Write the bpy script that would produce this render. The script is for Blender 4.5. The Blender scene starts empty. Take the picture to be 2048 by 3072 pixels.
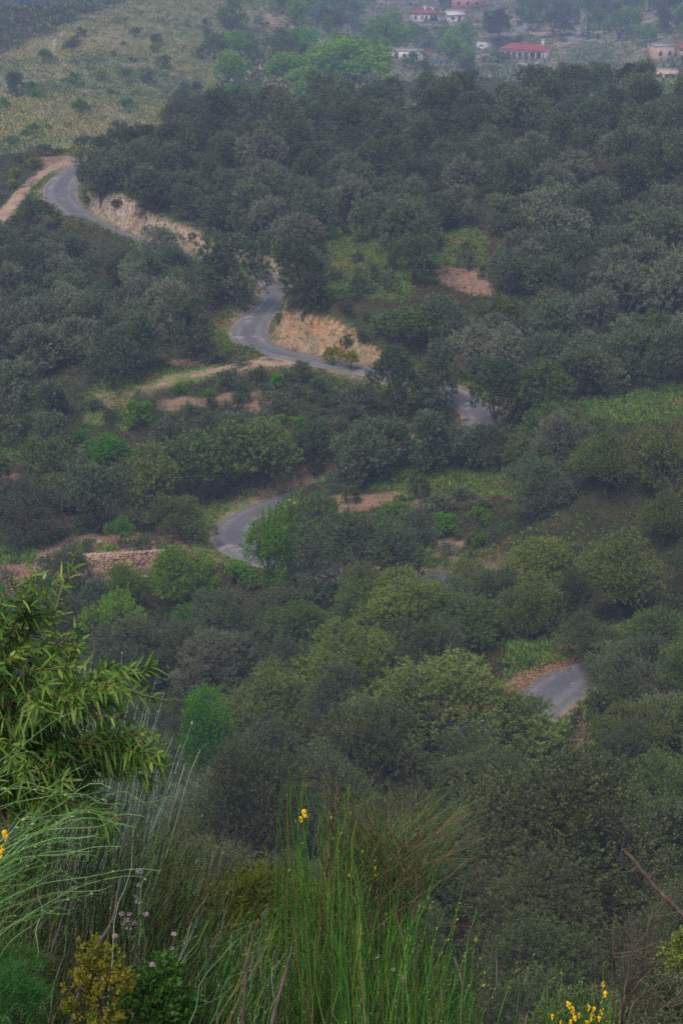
import bpy, math, random
import numpy as np
C = bpy.context.scene.collection
rng = np.random.default_rng(7)
PI = math.pi
# ---------------------------------------------------------------- camera geometry (pixels are those of the 2048 x 3072 photograph)
FPX, PU, PV, PITCH = 6400.0, 1024.0, 1536.0, math.radians(20.0)
cp, sp = math.cos(PITCH), math.sin(PITCH)

def ray(u, v):
    u = np.asarray(u, float); v = np.asarray(v, float)
    a = (u-PU)/FPX; b = -(v-PV)/FPX
    return np.stack([a, cp + b*sp, -sp + b*cp], -1)

def at(u, v, Y):
    """world point seen at photo pixel u, v at a horizontal distance Y in front of the camera"""
    d = ray(u, v)
    return d*(np.asarray(Y, float)/d[..., 1])[..., None]

def project(p):
    p = np.asarray(p, float)
    f = p[..., 1]*cp - p[..., 2]*sp
    up = p[..., 1]*sp + p[..., 2]*cp
    f = np.where(f < 0.05, 0.05, f)
    return PU + FPX*p[..., 0]/f, PV - FPX*up/f

def inpoly(u, v, poly):
    u = np.asarray(u, float); v = np.asarray(v, float)
    res = np.zeros(u.shape, bool)
    n = len(poly)
    for i in range(n):
        x1, y1 = poly[i]; x2, y2 = poly[(i+1) % n]
        if y1 == y2: continue
        c = ((y1 > v) != (y2 > v)) & (u < (x2-x1)*(v-y1)/(y2-y1)+x1)
        res ^= c
    return res

# ---------------------------------------------------------------- value noise
def _hash(ix, iy, seed):
    h = (ix*374761393 + iy*668265263 + seed*1274126177) & 0xffffffff
    h = ((h ^ (h >> 13))*1274126177) & 0xffffffff
    h = h ^ (h >> 16)
    return (h & 0xffffff)/float(0xffffff)

def vnoise(x, y, seed=0):
    x = np.asarray(x, float); y = np.asarray(y, float)
    ix = np.floor(x).astype(np.int64); iy = np.floor(y).astype(np.int64)
    fx = x-ix; fy = y-iy
    fx = fx*fx*(3-2*fx); fy = fy*fy*(3-2*fy)
    a = _hash(ix, iy, seed); b = _hash(ix+1, iy, seed); c = _hash(ix, iy+1, seed); d = _hash(ix+1, iy+1, seed)
    return (a*(1-fx)+b*fx)*(1-fy) + (c*(1-fx)+d*fx)*fy - .5

def fbm(x, y, seed=0, octs=4):
    s = 0; a = 1.0
    for k in range(octs):
        s = s + a*vnoise(x*(2**k), y*(2**k), seed+k*17); a *= .5
    return s

# ---------------------------------------------------------------- terrain from control points (u, v, Y)
NAT = [
 # foreground slope
 (1024,3400,35),(300,3400,33),(1750,3400,33),
 # bottom trees' ground (hidden below the crowns)
 (700,2950,56),(1500,3150,52),(1900,3000,56),(1024,2750,70),(400,2700,72),
 (1000,2500,86),(1500,2450,80),(1950,2350,83),(1800,2150,92),(1900,2050,99),(1960,1900,108),(1850,1900,106),
 # gully
 (900,2080,108),(600,2050,112),(350,2000,114),(100,1950,117),(1200,2200,98),(1250,2000,106),
 # beyond gully up to C
 (500,1780,126),(800,1780,127),(1100,1790,125.5),(250,1720,129),(50,1800,127),(-300,1800,126),(-300,1550,140),
 (150,1660,134),(400,1640,135),(560,1600,139),(300,1560,142),(60,1560,143),(640,1480,147),(450,1450,149),
 # mound inside hairpin C
 (960,1470,142),(1100,1483,141),(1250,1475,140.5),(1350,1410,144),(1500,1420,143),(1000,1600,136.3),(1250,1610,134.8),(1400,1560,136),(1370,1650,132.5),
 # right side
 (1600,1560,130),(1900,1560,122),(1800,1700,120),(1600,1750,122),(2200,1500,120),(1700,1400,139),(1950,1300,141),(1600,1250,152),(1950,1150,156),
 # hillside between B and lower trees
 (300,1150,158),(500,1130,161),(700,1115,163.5),(900,1150,162),(400,1290,154),(700,1300,153.5),(1000,1300,153.5),(150,1300,154),(-200,1200,158),
 (1250,1250,154),
 # left grove
 (100,900,188),(350,860,190),(550,860,188),(100,720,212),(300,760,206),(400,1000,174),(150,1080,166),(-250,800,200),(600,1000,175),
 # A bend and track
 (60,600,236),(130,520,243),(220,470,252),(-200,700,236),(90,690,222),(-50,480,258),
 # bank top A
 (330,585,221.5),(470,632,216),(600,672,210.5),(740,735,204.5),(430,560,226),(700,650,213),
 # bank top B
 (850,915,173.5),(1000,900,171.3),(1140,900,171),(1220,960,169.5),(1300,1080,165.5),
 # knoll
 (950,830,185),(1100,790,190),(1100,690,202),(1350,720,195),(1350,860,180),(1650,900,178),(1950,900,178),(1700,650,200),(2100,650,200),
 (1400,500,225),(1000,520,226),(700,500,232),(500,480,240),(1700,420,242),(2050,430,240),(350,470,248),
 (1500,330,268),(1200,370,262),(900,390,258),(700,400,260),(480,430,258),(1900,310,268),(2200,310,266),
 # behind the knoll: valley
 (1500,330,315),(1100,330,320),(800,340,330),(2000,300,320),(1300,240,400),(1000,240,400),(1700,240,390),(2050,235,415),
 # village slope
 (1250,190,505),(1570,175,515),(1310,65,585),(1400,22,615),(1800,125,545),(2000,190,470),(1000,110,560),(1150,20,640),(1900,30,600),(1550,90,570),
 (1700,-60,720),(1200,-60,760),(2300,0,640),
 # yellow slope
 (0,560,275),(0,450,298),(250,430,292),(400,400,300),(0,300,338),(300,300,330),(500,300,335),(600,380,312),(700,300,350),
 (120,170,372),(0,185,366),(400,150,385),(600,150,392),(250,70,400),(380,10,424),(500,-20,445),(700,100,425),(900,200,425),(900,60,470),(650,-60,470),
 # valley beyond the left ridge and far hill
 (0,330,450),(150,190,480),(-300,250,380),(-300,330,470),(0,90,600),(150,60,620),(200,-20,700),(-300,60,620),(0,-80,760),(400,-120,800),(800,-80,760),
]
def deep(Y): return np.where(np.asarray(Y) > 280, 280+(np.asarray(Y)-280)*1.8, Y)
nat = np.array([at(u, v, float(deep(Y))) for u, v, Y in NAT])
EXTRA = np.array([  # x, y, z
 (0,-6,0.2),(-6,-6,.3),(6,-6,.2),(0,0,-1.7),(-5,0,-1.5),(5,0,-1.9),(0,4,-3.3),(-2,4,-3.1),(3,4,-3.5),(0,7,-5.15),(-1.5,7,-4.55),(2,7,-5.5),(-6,7,-4.4),(7,7,-6),
 (0,9,-6.5),(-1,9,-6.05),(-2,9,-5.65),(-4,9,-5.2),(2,9,-7.1),(-2.5,11,-7.2),(0,13,-10.6),(-3,13,-10.1),(3,13,-10.9),(0,20,-17.3),(-6,20,-16.5),(6,20,-17.5),(0,35,-28.5),(-12,35,-27.5),(12,35,-28.5),(0,45,-34.5),
 (-60,60,-36),(60,60,-36),(-80,100,-48),(80,100,-38),(-80,150,-50),(80,150,-40),(-90,220,-52),(90,200,-38),(-90,290,-56),(100,260,-42),
 (-120,400,-55),(120,330,-58),(150,450,-60),(-200,600,-75),(220,600,-62),(-300,800,-50),(300,800,-50),(0,950,-30),(-300,1100,10),(300,1100,10),(0,1100,10),
 (-300,300,-50),(300,300,-40),(-300,50,-25),(300,50,-25),(-300,-40,5),(300,-40,5),(0,-40,8)], float)
EXTRA[:, 1] = deep(EXTRA[:, 1])
CP = np.vstack([nat, EXTRA])
_S = 100.0
def _U(d2):
    d2 = np.maximum(d2, 1e-9)
    return .5*d2*np.log(d2)
def _fit():
    X = CP[:, :2]/_S; n = len(X)
    d2 = ((X[:, None]-X[None])**2).sum(-1)
    K = _U(d2) + np.eye(n)*3e-5
    P = np.hstack([np.ones((n, 1)), X])
    A = np.zeros((n+3, n+3)); A[:n, :n] = K; A[:n, n:] = P; A[n:, :n] = P.T
    b = np.zeros(n+3); b[:n] = CP[:, 2]
    return np.linalg.solve(A, b)
_W = _fit()
def z_nat(x, y):
    x = np.asarray(x, float); y = np.asarray(y, float)
    sh = np.broadcast(x, y).shape
    q = np.stack([np.broadcast_to(x, sh).ravel(), np.broadcast_to(y, sh).ravel()], -1)/_S
    out = np.empty(len(q)); X = CP[:, :2]/_S; n = len(X)
    for i in range(0, len(q), 8000):
        c = q[i:i+8000]
        d2 = ((c[:, None]-X[None])**2).sum(-1)
        out[i:i+8000] = _U(d2) @ _W[:n] + _W[n] + c @ _W[n+1:]
    out = out.reshape(sh)
    amp = np.clip((y-10)/60, 0, 1)*np.clip(.35+(y-200)/300, .35, 1.6)
    return out + amp*fbm(x/9, y/9, 3, 3)*.8

# ---------------------------------------------------------------- the road (u, v, Y, width)
ROAD = [(360,415,268,3),(262,488,250,3.2),(215,522,241,3.9),(184,560,234,4.3),(186,600,229,4.1),(235,645,223,3.5),(320,690,217,3),(430,730,211.5,3),(540,762,206.5,3),(640,785,202.5,3),
 (740,805,198,2.9),(795,828,194,2.7),(820,862,189,2.5),(815,900,184,2.6),(785,940,179,2.8),(748,985,174.5,3.6),(752,1022,171,3.6),(805,1050,169,3),(880,1070,167.2,2.9),(960,1085,165.7,2.9),
 (1080,1108,163.7,2.9),(1200,1135,161.5,2.9),(1320,1165,159.3,3),(1400,1208,156.5,3.2),(1445,1255,153.7,3.2),(1400,1292,152.3,3),(1270,1335,150.8,3),(1130,1372,149.7,3),(1040,1424,148.2,3),(960,1466,146.7,2.8),
 (860,1502,145,2.8),(765,1540,142.8,3),(706,1585,140,3.6),(712,1628,137,3.5),(765,1668,134.2,3),(865,1698,131.8,3),(1000,1718,130.2,3),(1160,1732,129,3),(1300,1742,128,3),
 (1450,1748,126.2,3),(1650,1745,125.5,3),(1900,1728,124.5,3),(2250,1700,124,3),(2600,1760,121,3),(2680,1880,113.5,3),(2450,1945,109.5,3),(2150,1965,106.5,3),(1950,1975,105,2.8),(1830,1993,103.4,2.8),(1730,2022,101.2,3.),(1650,2076,97.6,3.4),(1580,2140,94,3.5),(1510,2165,91.8,3.3),(1400,2170,91,3),(1280,2150,91.5,3)]
def catmull(P, per):
    P = np.asarray(P, float); out = []
    Q = np.vstack([2*P[0]-P[1], P, 2*P[-1]-P[-2]])
    for i in range(1, len(Q)-2):
        t = np.linspace(0, 1, per, endpoint=False)[:, None]
        p0, p1, p2, p3 = Q[i-1], Q[i], Q[i+1], Q[i+2]
        out.append(.5*((2*p1)+(-p0+p2)*t+(2*p0-5*p1+4*p2-p3)*t*t+(-p0+3*p1-3*p2+p3)*t**3))
    out.append(P[-1:])
    return np.vstack(out)
_rp = np.array([list(at(u, v, Y))+[w] for u, v, Y, w in ROAD])
road = catmull(_rp, 12)
for _ in range(6):
    road[1:-1, 2] = .25*road[:-2, 2]+.5*road[1:-1, 2]+.25*road[2:, 2]

def near_line(x, y, line, reach):
    """distance, height and width of the nearest sample of a polyline (x, y, z, w); inf beyond reach"""
    x = np.asarray(x, float).ravel(); y = np.asarray(y, float).ravel()
    d = np.full(x.shape, 1e9); zz = np.zeros(x.shape); ww = np.ones(x.shape)
    sel = np.where((x > line[:, 0].min()-reach) & (x < line[:, 0].max()+reach) & (y > line[:, 1].min()-reach) & (y < line[:, 1].max()+reach))[0]
    A = line[:-1]; B = line[1:]; AB = B[:, :2]-A[:, :2]; L2 = (AB**2).sum(1)+1e-9
    for i in range(0, len(sel), 4000):
        s = sel[i:i+4000]
        px = x[s][:, None]-A[None, :, 0]; py = y[s][:, None]-A[None, :, 1]
        t = np.clip((px*AB[:, 0]+py*AB[:, 1])/L2, 0, 1)
        dd = np.hypot(px-t*AB[:, 0], py-t*AB[:, 1])
        k = dd.argmin(1); r = np.arange(len(s)); tk = t[r, k]
        d[s] = dd[r, k]; zz[s] = A[k, 2]*(1-tk)+B[k, 2]*tk; ww[s] = A[k, 3]*(1-tk)+B[k, 3]*tk
    return d, zz, ww

# dirt tracks (u, v, Y, width): drop of the land is theirs too
TRACKS = {
 'far': [(-120,760,221,2.2),(0,662,229,2.2),(60,590,235.5,2.1),(120,530,242,2),(175,494,247.5,1.8),(240,470,252,1.6)],
 'spur': [(905,1092,165.5,1.6),(840,1090,165,2.4),(760,1092,164.6,2.6),(680,1104,163.8,2),(600,1122,162,1.6),(520,1138,160.5,1.3),(430,1165,157.8,1.2)],
 'wall': [(-150,1800,126,1.1),(50,1778,127.2,1.1),(160,1760,128,1),(300,1742,129,1),(400,1732,129.6,1),(480,1722,130.2,.9),(560,1700,132,.9)],
}
tracks = {}
for k, P in TRACKS.items():
    t = catmull(np.array([list(at(u, v, Y))+[w] for u, v, Y, w in P]), 8)
    for _ in range(3): t[1:-1, 2] = .25*t[:-2, 2]+.5*t[1:-1, 2]+.25*t[2:, 2]
    tracks[k] = t

def cutfill(z, x, y, line, cut, fill, reach, lip=.35, sink=.05):
    d, rz, w = near_line(x, y, line, reach)
    e = np.maximum(d - w*.5 - lip, 0)
    near = d < reach
    k = np.clip((reach-d)/(reach*.3), 0, 1)
    lo = rz - sink - fill*e; hi = rz - sink + cut*e
    zz = np.clip(z, lo, hi)
    return np.where(near, z*(1-k)+zz*k, z), d - w*.5

def terrain(x, y, full=False):
    sh = np.broadcast(np.asarray(x, float), np.asarray(y, float)).shape
    x = np.broadcast_to(np.asarray(x, float), sh).ravel(); y = np.broadcast_to(np.asarray(y, float), sh).ravel()
    z = z_nat(x, y)
    dts = {}
    for k, t in tracks.items():
        z, dts[k] = cutfill(z, x, y, t, 1.0, .8, 6, .1)
    z, dr = cutfill(z, x, y, road, 2.2, .75, 14)
    if full: return z.reshape(sh), dr.reshape(sh), {k: a.reshape(sh) for k, a in dts.items()}
    return z.reshape(sh)

def ground_hit(u, v, lo=20.0, hi=1400.0, n=800):
    """first point of the land along the ray through a pixel"""
    d = ray(u, v); ys = np.geomspace(lo, hi, n)
    pts = d[None]*(ys/d[1])[:, None]
    g = terrain(pts[:, 0], pts[:, 1]) - pts[:, 2]
    i = np.where(g > 0)[0]
    if len(i) == 0: return None
    i = i[0]
    if i == 0: return pts[0]
    a = g[i-1]/(g[i-1]-g[i]); return pts[i-1]*(1-a)+pts[i]*a
HAZE, SKY, SUN, EXPO, DENOISE = .00085, .115, 2.1, .42, False
# ---------------------------------------------------------------- mesh helpers
def mesh_np(name, verts, faces, tint=None, col=None, smooth=False):
    """faces: list of int arrays (N x 3 or N x 4); tint / col are per vertex"""
    verts = np.ascontiguousarray(verts, np.float32)
    if not isinstance(faces, list): faces = [faces]
    faces = [np.asarray(f, np.int32) for f in faces if len(f)]
    me = bpy.data.meshes.new(name)
    me.vertices.add(len(verts)); me.vertices.foreach_set('co', verts.ravel())
    tot = np.concatenate([np.full(len(f), f.shape[1], np.int32) for f in faces])
    loops = np.concatenate([f.ravel() for f in faces])
    start = np.concatenate([[0], np.cumsum(tot)[:-1]]).astype(np.int32)
    me.loops.add(len(loops)); me.loops.foreach_set('vertex_index', loops)
    me.polygons.add(len(tot)); me.polygons.foreach_set('loop_start', start); me.polygons.foreach_set('loop_total', tot)
    if smooth: me.polygons.foreach_set('use_smooth', np.ones(len(tot), bool))
    me.update(calc_edges=True)
    if tint is not None:
        a = me.attributes.new('tint', 'FLOAT', 'POINT'); a.data.foreach_set('value', np.asarray(tint, np.float32))
    if col is not None:
        c4 = np.ones((len(verts), 4), np.float32); c4[:, :3] = np.clip(np.asarray(col)*1.3, 0, .8)
        a = me.attributes.new('col', 'FLOAT_COLOR', 'POINT'); a.data.foreach_set('color', c4.ravel())
    return me

class MB:
    """collects vertices and faces of one mesh"""
    def __init__(s): s.v = []; s.f = {}; s.t = []; s.n = 0
    def add(s, v, f, t=None):
        v = np.asarray(v, float); f = np.asarray(f, np.int64)
        s.f.setdefault(f.shape[1], []).append(f+s.n); s.v.append(v); s.n += len(v)
        s.t.append(np.full(len(v), .5) if t is None else np.broadcast_to(np.asarray(t, float), (len(v),)))
        return s
    def mesh(s, name, smooth=False):
        return mesh_np(name, np.vstack(s.v), [np.vstack(x) for x in s.f.values()], np.concatenate(s.t), smooth=smooth)
    def box(s, x0, x1, y0, y1, z0, z1, t=None):
        v = [(x, y, z) for z in (z0, z1) for y in (y0, y1) for x in (x0, x1)]
        return s.add(v, [(0,2,3,1),(4,5,7,6),(0,1,5,4),(2,6,7,3),(0,4,6,2),(1,3,7,5)], t)
    def tube(s, pts, rad, sides=6, t=None):
        v, f = tubes(np.asarray(pts, float)[None], np.asarray(rad, float)[None], sides); return s.add(v, f, t)

def norm(a): return a/np.maximum(np.linalg.norm(a, axis=-1, keepdims=True), 1e-9)

def tubes(P, R, sides=3):
    """P: N x M x 3 paths, R: N x M radii"""
    N, M, _ = P.shape
    T = norm(np.gradient(P, axis=1))
    ref = np.where(np.abs(T[..., 2:3]) > .9, np.array([1., 0, 0]), np.array([0, 0, 1.]))
    A = norm(np.cross(T, ref)); B = np.cross(T, A)
    ang = np.arange(sides)*2*PI/sides
    V = P[:, :, None] + R[:, :, None, None]*(A[:, :, None]*np.cos(ang)[:, None]+B[:, :, None]*np.sin(ang)[:, None])
    idx = np.arange(N*M*sides).reshape(N, M, sides); nx = np.roll(idx, -1, 2)
    F = np.stack([idx[:, :-1], nx[:, :-1], nx[:, 1:], idx[:, 1:]], -1).reshape(-1, 4)
    return V.reshape(-1, 3), F

def rdir(n, g=rng):
    return norm(g.normal(size=(n, 3)))

def diamonds(base, d, L, W, g=rng):
    """one four-cornered leaf per row"""
    n = len(base); s = norm(np.cross(d, rdir(n, g)))
    L = np.broadcast_to(L, (n,))[:, None]; W = np.broadcast_to(W, (n,))[:, None]
    mid = base+d*L*.45
    V = np.stack([base, mid+s*W*.5, base+d*L, mid-s*W*.5], 1).reshape(-1, 3)
    return V, np.arange(n*4).reshape(n, 4)

def lance(base, d, nrm, L, W, droop, fold=.18, st=6):
    """lanceolate leaves: base, direction, face normal, length, width, droop; folded along the midrib and bent"""
    n = len(base); t = np.linspace(0, 1, st)
    d = norm(d); s = norm(np.cross(d, nrm)); m = np.cross(s, d)
    L = np.broadcast_to(L, (n,)); W = np.broadcast_to(W, (n,)); droop = np.broadcast_to(droop, (n,))
    prof = np.sin(PI*np.clip(t, 0, 1)**.75)**.9; prof[0] = .06; prof[-1] = 0.02
    ax = base[:, None]+d[:, None]*(L[:, None]*t)[..., None]
    ax = ax - np.array([0, 0, 1.])*(droop[:, None]*L[:, None]*t**2)[..., None]
    w = (W[:, None]*.5*prof)[..., None]
    up = m[:, None]*fold*2*w
    V = np.stack([ax+s[:, None]*w+up, ax, ax-s[:, None]*w+up], 2)
    idx = np.arange(n*st*3).reshape(n, st, 3)
    F = np.concatenate([np.stack([idx[:, :-1, k], idx[:, :-1, k+1], idx[:, 1:, k+1], idx[:, 1:, k]], -1).reshape(-1, 4) for k in (0, 1)])
    return V.reshape(-1, 3), F, st*3

# ---------------------------------------------------------------- object helpers
def obj(name, me, mat=None, parent=None):
    o = bpy.data.objects.new(name, me); C.objects.link(o)
    if mat is not None and len(me.materials) == 0: me.materials.append(mat)
    if parent is not None: o.parent = parent
    return o
def tag(o, label=None, cat=None, group=None, kind=None):
    if label: o['label'] = label
    if cat: o['category'] = cat
    if group: o['group'] = group
    if kind: o['kind'] = kind
    return o
def empty(name, loc, rz=0., sc=1.):
    o = bpy.data.objects.new(name, None); C.objects.link(o); o.empty_display_size = .3
    o.location = [float(a) for a in loc]; o.rotation_euler = (0, 0, float(rz)); o.scale = (float(sc),)*3 if np.isscalar(sc) else [float(a) for a in sc]
    return o

# ---------------------------------------------------------------- materials
def mat_new(name):
    m = bpy.data.materials.new(name); m.use_nodes = True
    nt = m.node_tree; nt.nodes.clear()
    return m, nt
def nd(nt, typ, inp=None, **kw):
    n = nt.nodes.new(typ)
    for k, v in kw.items(): setattr(n, k, v)
    for k, v in (inp or {}).items():
        if isinstance(v, bpy.types.NodeSocket): nt.links.new(v, n.inputs[k])
        elif isinstance(v, (tuple, list)) and len(v) == 3 and n.inputs[k].type == 'RGBA': n.inputs[k].default_value = (*v, 1)
        else: n.inputs[k].default_value = v
    return n
def mix(nt, f, a, b):
    n = nt.nodes.new('ShaderNodeMix'); n.data_type = 'RGBA'
    for sk, v in ((0, f), (6, a), (7, b)):
        if isinstance(v, bpy.types.NodeSocket): nt.links.new(v, n.inputs[sk])
        elif sk == 0: n.inputs[0].default_value = v
        else: n.inputs[sk].default_value = (*v, 1)
    return n.outputs[2]
def noise(nt, vec, scale, detail=4, rough=.55, lo=.35, hi=.65):
    n = nd(nt, 'ShaderNodeTexNoise', {'Scale': scale, 'Detail': detail, 'Roughness': rough})
    if vec is not None: nt.links.new(vec, n.inputs['Vector'])
    r = nd(nt, 'ShaderNodeMapRange', {'Value': n.outputs['Fac'], 'From Min': lo, 'From Max': hi})
    return r.outputs[0]
def mth(nt, op, a, b=0.):
    n = nt.nodes.new('ShaderNodeMath'); n.operation = op; n.use_clamp = True
    for i, v in enumerate((a, b)):
        if isinstance(v, bpy.types.NodeSocket): nt.links.new(v, n.inputs[i])
        else: n.inputs[i].default_value = v
    return n.outputs[0]
def attr(nt, name): return nd(nt, 'ShaderNodeAttribute', attribute_name=name)
def out(nt, sh): nd(nt, 'ShaderNodeOutputMaterial', {'Surface': sh})

def simple(name, a, b=None, scale=3., rough=.8, spec=.3, bump=0., bscale=20., metal=0., obj_co=True):
    m, nt = mat_new(name)
    co = nd(nt, 'ShaderNodeTexCoord').outputs['Object']
    col = mix(nt, noise(nt, co, scale), a, b or tuple(x*.75 for x in a))
    p = nd(nt, 'ShaderNodeBsdfPrincipled', {'Base Color': col, 'Roughness': rough, 'Specular IOR Level': spec, 'Metallic': metal})
    if bump:
        bn = nd(nt, 'ShaderNodeTexNoise', {'Scale': bscale, 'Detail': 5.}); nt.links.new(co, bn.inputs['Vector'])
        bp = nd(nt, 'ShaderNodeBump', {'Strength': bump, 'Distance': .05, 'Height': bn.outputs['Fac']})
        nt.links.new(bp.outputs[0], p.inputs['Normal'])
    out(nt, p.outputs[0]); return m

def leafmat(name, dark, light, transl=.25, rough=.5, spec=.35, vary=.25, hue=.03, tcol=None):
    m, nt = mat_new(name)
    c = mix(nt, attr(nt, 'tint').outputs['Fac'], dark, light)
    oi = nd(nt, 'ShaderNodeObjectInfo').outputs['Random']
    v = nd(nt, 'ShaderNodeMapRange', {'Value': oi, 'To Min': 1.35*(1-vary), 'To Max': 1.35*(1+vary)}).outputs[0]
    r2 = nd(nt, 'ShaderNodeMath', {0: oi, 1: 7.31}, operation='MULTIPLY').outputs[0]
    r3 = nd(nt, 'ShaderNodeMath', {0: r2}, operation='FRACT').outputs[0]
    h = nd(nt, 'ShaderNodeMapRange', {'Value': r3, 'To Min': .5-hue, 'To Max': .5+hue*.6}).outputs[0]
    hs = nd(nt, 'ShaderNodeHueSaturation', {'Hue': h, 'Saturation': 1.12, 'Value': v, 'Color': c}).outputs[0]
    p = nd(nt, 'ShaderNodeBsdfPrincipled', {'Base Color': hs, 'Roughness': rough, 'Specular IOR Level': spec})
    if transl:
        tc = mix(nt, .5, hs, tcol or light)
        tr = nd(nt, 'ShaderNodeBsdfTranslucent', {'Color': tc})
        p = nd(nt, 'ShaderNodeMixShader', {0: transl, 1: p.outputs[0], 2: tr.outputs[0]})
    out(nt, p.outputs[0]); return m

def colmat(name, rough=.7, transl=.2, spec=.2):
    m, nt = mat_new(name)
    c = attr(nt, 'col').outputs['Color']
    p = nd(nt, 'ShaderNodeBsdfPrincipled', {'Base Color': c, 'Roughness': rough, 'Specular IOR Level': spec})
    if transl:
        tr = nd(nt, 'ShaderNodeBsdfTranslucent', {'Color': c})
        p = nd(nt, 'ShaderNodeMixShader', {0: transl, 1: p.outputs[0], 2: tr.outputs[0]})
    out(nt, p.outputs[0]); return m

M = {}
M['olive'] = leafmat('olive_leaf', (.036, .056, .024), (.128, .155, .085), .22, .55, .22, .25, .02)
M['olivepale'] = leafmat('silver_olive_leaf', (.06, .075, .042), (.18, .195, .125), .2, .55, .25, .2, .02)
M['oak'] = leafmat('oak_leaf', (.038, .064, .016), (.13, .17, .055), .24, .55, .22, .22, .03)
M['green'] = leafmat('fresh_leaf', (.04, .105, .012), (.12, .25, .03), .3, .55, .25, .22, .03)
M['dark'] = leafmat('dark_leaf', (.028, .045, .017), (.095, .115, .05), .2, .55, .22, .2, .02)
M['yellow'] = leafmat('yellow_leaf', (.09, .12, .015), (.25, .25, .03), .3, .5, .3, .2, .02)
M['gold_oak'] = leafmat('gold_oak_leaf', (.048, .078, .016), (.175, .205, .05), .25, .55, .22, .15, .02)
M['fresh'] = leafmat('fresh_round_leaf', (.09, .19, .035), (.21, .38, .07), .3, .6, .2, .12, .02)
M['bark'] = simple('bark', (.09, .075, .062), (.045, .038, .032), 6, .9, .2, .6, 25)

# ---------------------------------------------------------------- land
GRASS = [
 ([(1120,1460),(1150,1400),(1330,1385),(1560,1375),(1680,1440),(1500,1490),(1250,1490)], 1.),
 ([(1500,1990),(1540,1930),(1790,1945),(1750,2005),(1600,1985)], 1.), ([(1760,1920),(1900,1890),(1980,1960),(1850,2060),(1740,2080)], 1.),
 ([(990,680),(1160,680),(1220,800),(1230,900),(980,890),(960,800)], .8), ([(1290,680),(1450,690),(1460,800),(1300,800)], .6),
 ([(540,1570),(620,1520),(900,1485),(890,1505),(700,1560),(640,1610),(600,1640)], 1.), ([(330,1130),(480,1105),(640,1100),(700,1105),(560,1150),(420,1175),(300,1180)], 1.),
 ([(1680,1220),(2048,1150),(2100,1250),(1850,1270)], 1.), ([(0,1640),(110,1640),(100,1690),(0,1690)], 1.), ([(660,1020),(700,980),(690,1060),(640,1080)], 1.),
 ([(1765,2180),(1800,2060),(1880,2300),(1800,2330)], .9), ([(-100,1230),(120,1230),(120,1380),(-100,1390)], .7), ([(280,1130),(420,1110),(380,1290),(260,1260)], .7),
 ([(900,1560),(1300,1590),(1300,1690),(1000,1690)], .5), ([(1400,1230),(1500,1260),(1420,1360),(1330,1380)], .7),
]
EARTH = [
 ([(1470,2090),(1550,2020),(1740,1990),(1745,2015),(1610,2055),(1570,2130),(1500,2150)], 1.),
 ([(90,1670),(240,1600),(560,1600),(640,1640),(720,1690),(640,1700),(560,1665),(470,1700),(280,1720),(120,1730)], 1.),
 ([(-50,1700),(130,1690),(150,1760),(-50,1790)], .9),
 ([(-50,1425),(60,1425),(70,1465),(-50,1470)], 1.), ([(1310,800),(1470,805),(1480,890),(1400,880),(1320,860)], 1.), ([(1180,840),(1240,840),(1230,870),(1180,870)], .8),
 ([(480,1195),(800,1170),(830,1215),(760,1240),(640,1215),(500,1225)], .8), ([(290,1180),(400,1170),(400,1220),(300,1235)], .8), ([(700,1260),(780,1250),(760,1290)], .6),
 ([(960,1485),(1130,1480),(1290,1480),(1290,1530),(1200,1510),(1000,1550)], .9), ([(1290,1610),(1390,1620),(1380,1690),(1310,1680)], 1.),
 ([(1690,2120),(1740,2110),(1780,2260),(1750,2330),(1720,2220)], .9), ([(120,470),(240,470),(245,500),(140,520)], .8), ([(500,1075),(600,1070),(590,1105),(500,1105)], .8),
]
def zone(u, v, x, y, polys, jit):
    w = np.zeros(u.shape)
    ju = u+jit*(vnoise(x/1.7, y/1.7, 31)+.6*vnoise(x/.6, y/.6, 32))*2; jv = v+jit*.5*(vnoise(x/1.7, y/1.7, 33)+.6*vnoise(x/.6, y/.6, 34))*2
    for p, s in polys: w = np.maximum(w, s*inpoly(ju, jv, p))
    return w
def spaced(a, b, lo, hi, s0, g):
    """coordinates with step s0 between lo and hi that widen by g outside"""
    c = list(np.arange(lo, hi, s0)); s = s0; x = c[-1]
    while x < b: s *= g; x += s; c.append(x)
    s = s0; x = c[0]
    while x > a: s *= g; x -= s; c.insert(0, x)
    return np.array(c)
gx = spaced(-330, 330, -34, 40, .42, 1.075)
gy = np.concatenate([spaced(-45, 0, -1, 14, .4, 1.3), spaced(15, 76, 78, 78.5, .42, 1.06)[:-1], np.arange(78, 262, .42), spaced(262, 1800, 262, 262.7, .5, 1.012)[1:]])
gy = np.unique(np.round(gy, 3)); gy = gy[np.concatenate([[True], np.diff(gy) > .15])]
X, Yg = np.meshgrid(gx, gy)
Z, DR, DT = terrain(X, Yg, True)
steep = np.hypot(*np.gradient(Z, gy, gx))
BANKS = [([(200,560),(360,560),(560,620),(760,720),(760,800),(600,775),(300,700),(220,640)], 1.), ([(770,1080),(790,930),(900,880),(1180,880),(1260,1000),(1200,1110),(1000,1085),(880,1065)], 1.),
 ([(700,760),(900,790),(860,900),(780,840)], 1.), ([(930,1460),(1300,1450),(1300,1540),(960,1560)], .9), ([(1640,2090),(1760,2060),(1800,2300),(1700,2300)], 1.), ([(640,1520),(900,1440),(960,1470),(720,1560)], .25)]
_u, _v = project(np.stack([X, Yg, Z], -1))
bankw = np.clip((7-DR)/2, 0, 1)*np.clip((steep-.7)/.5, 0, 1)*zone(_u, _v, X, Yg, BANKS, 10)
Z = Z + bankw*(fbm(X/1.1+Z*.7, Yg/1.1+Z, 41, 3)*.55)+bankw*np.abs(fbm(X/.55, Yg/.55+Z*.8, 43, 2))*.3
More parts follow.
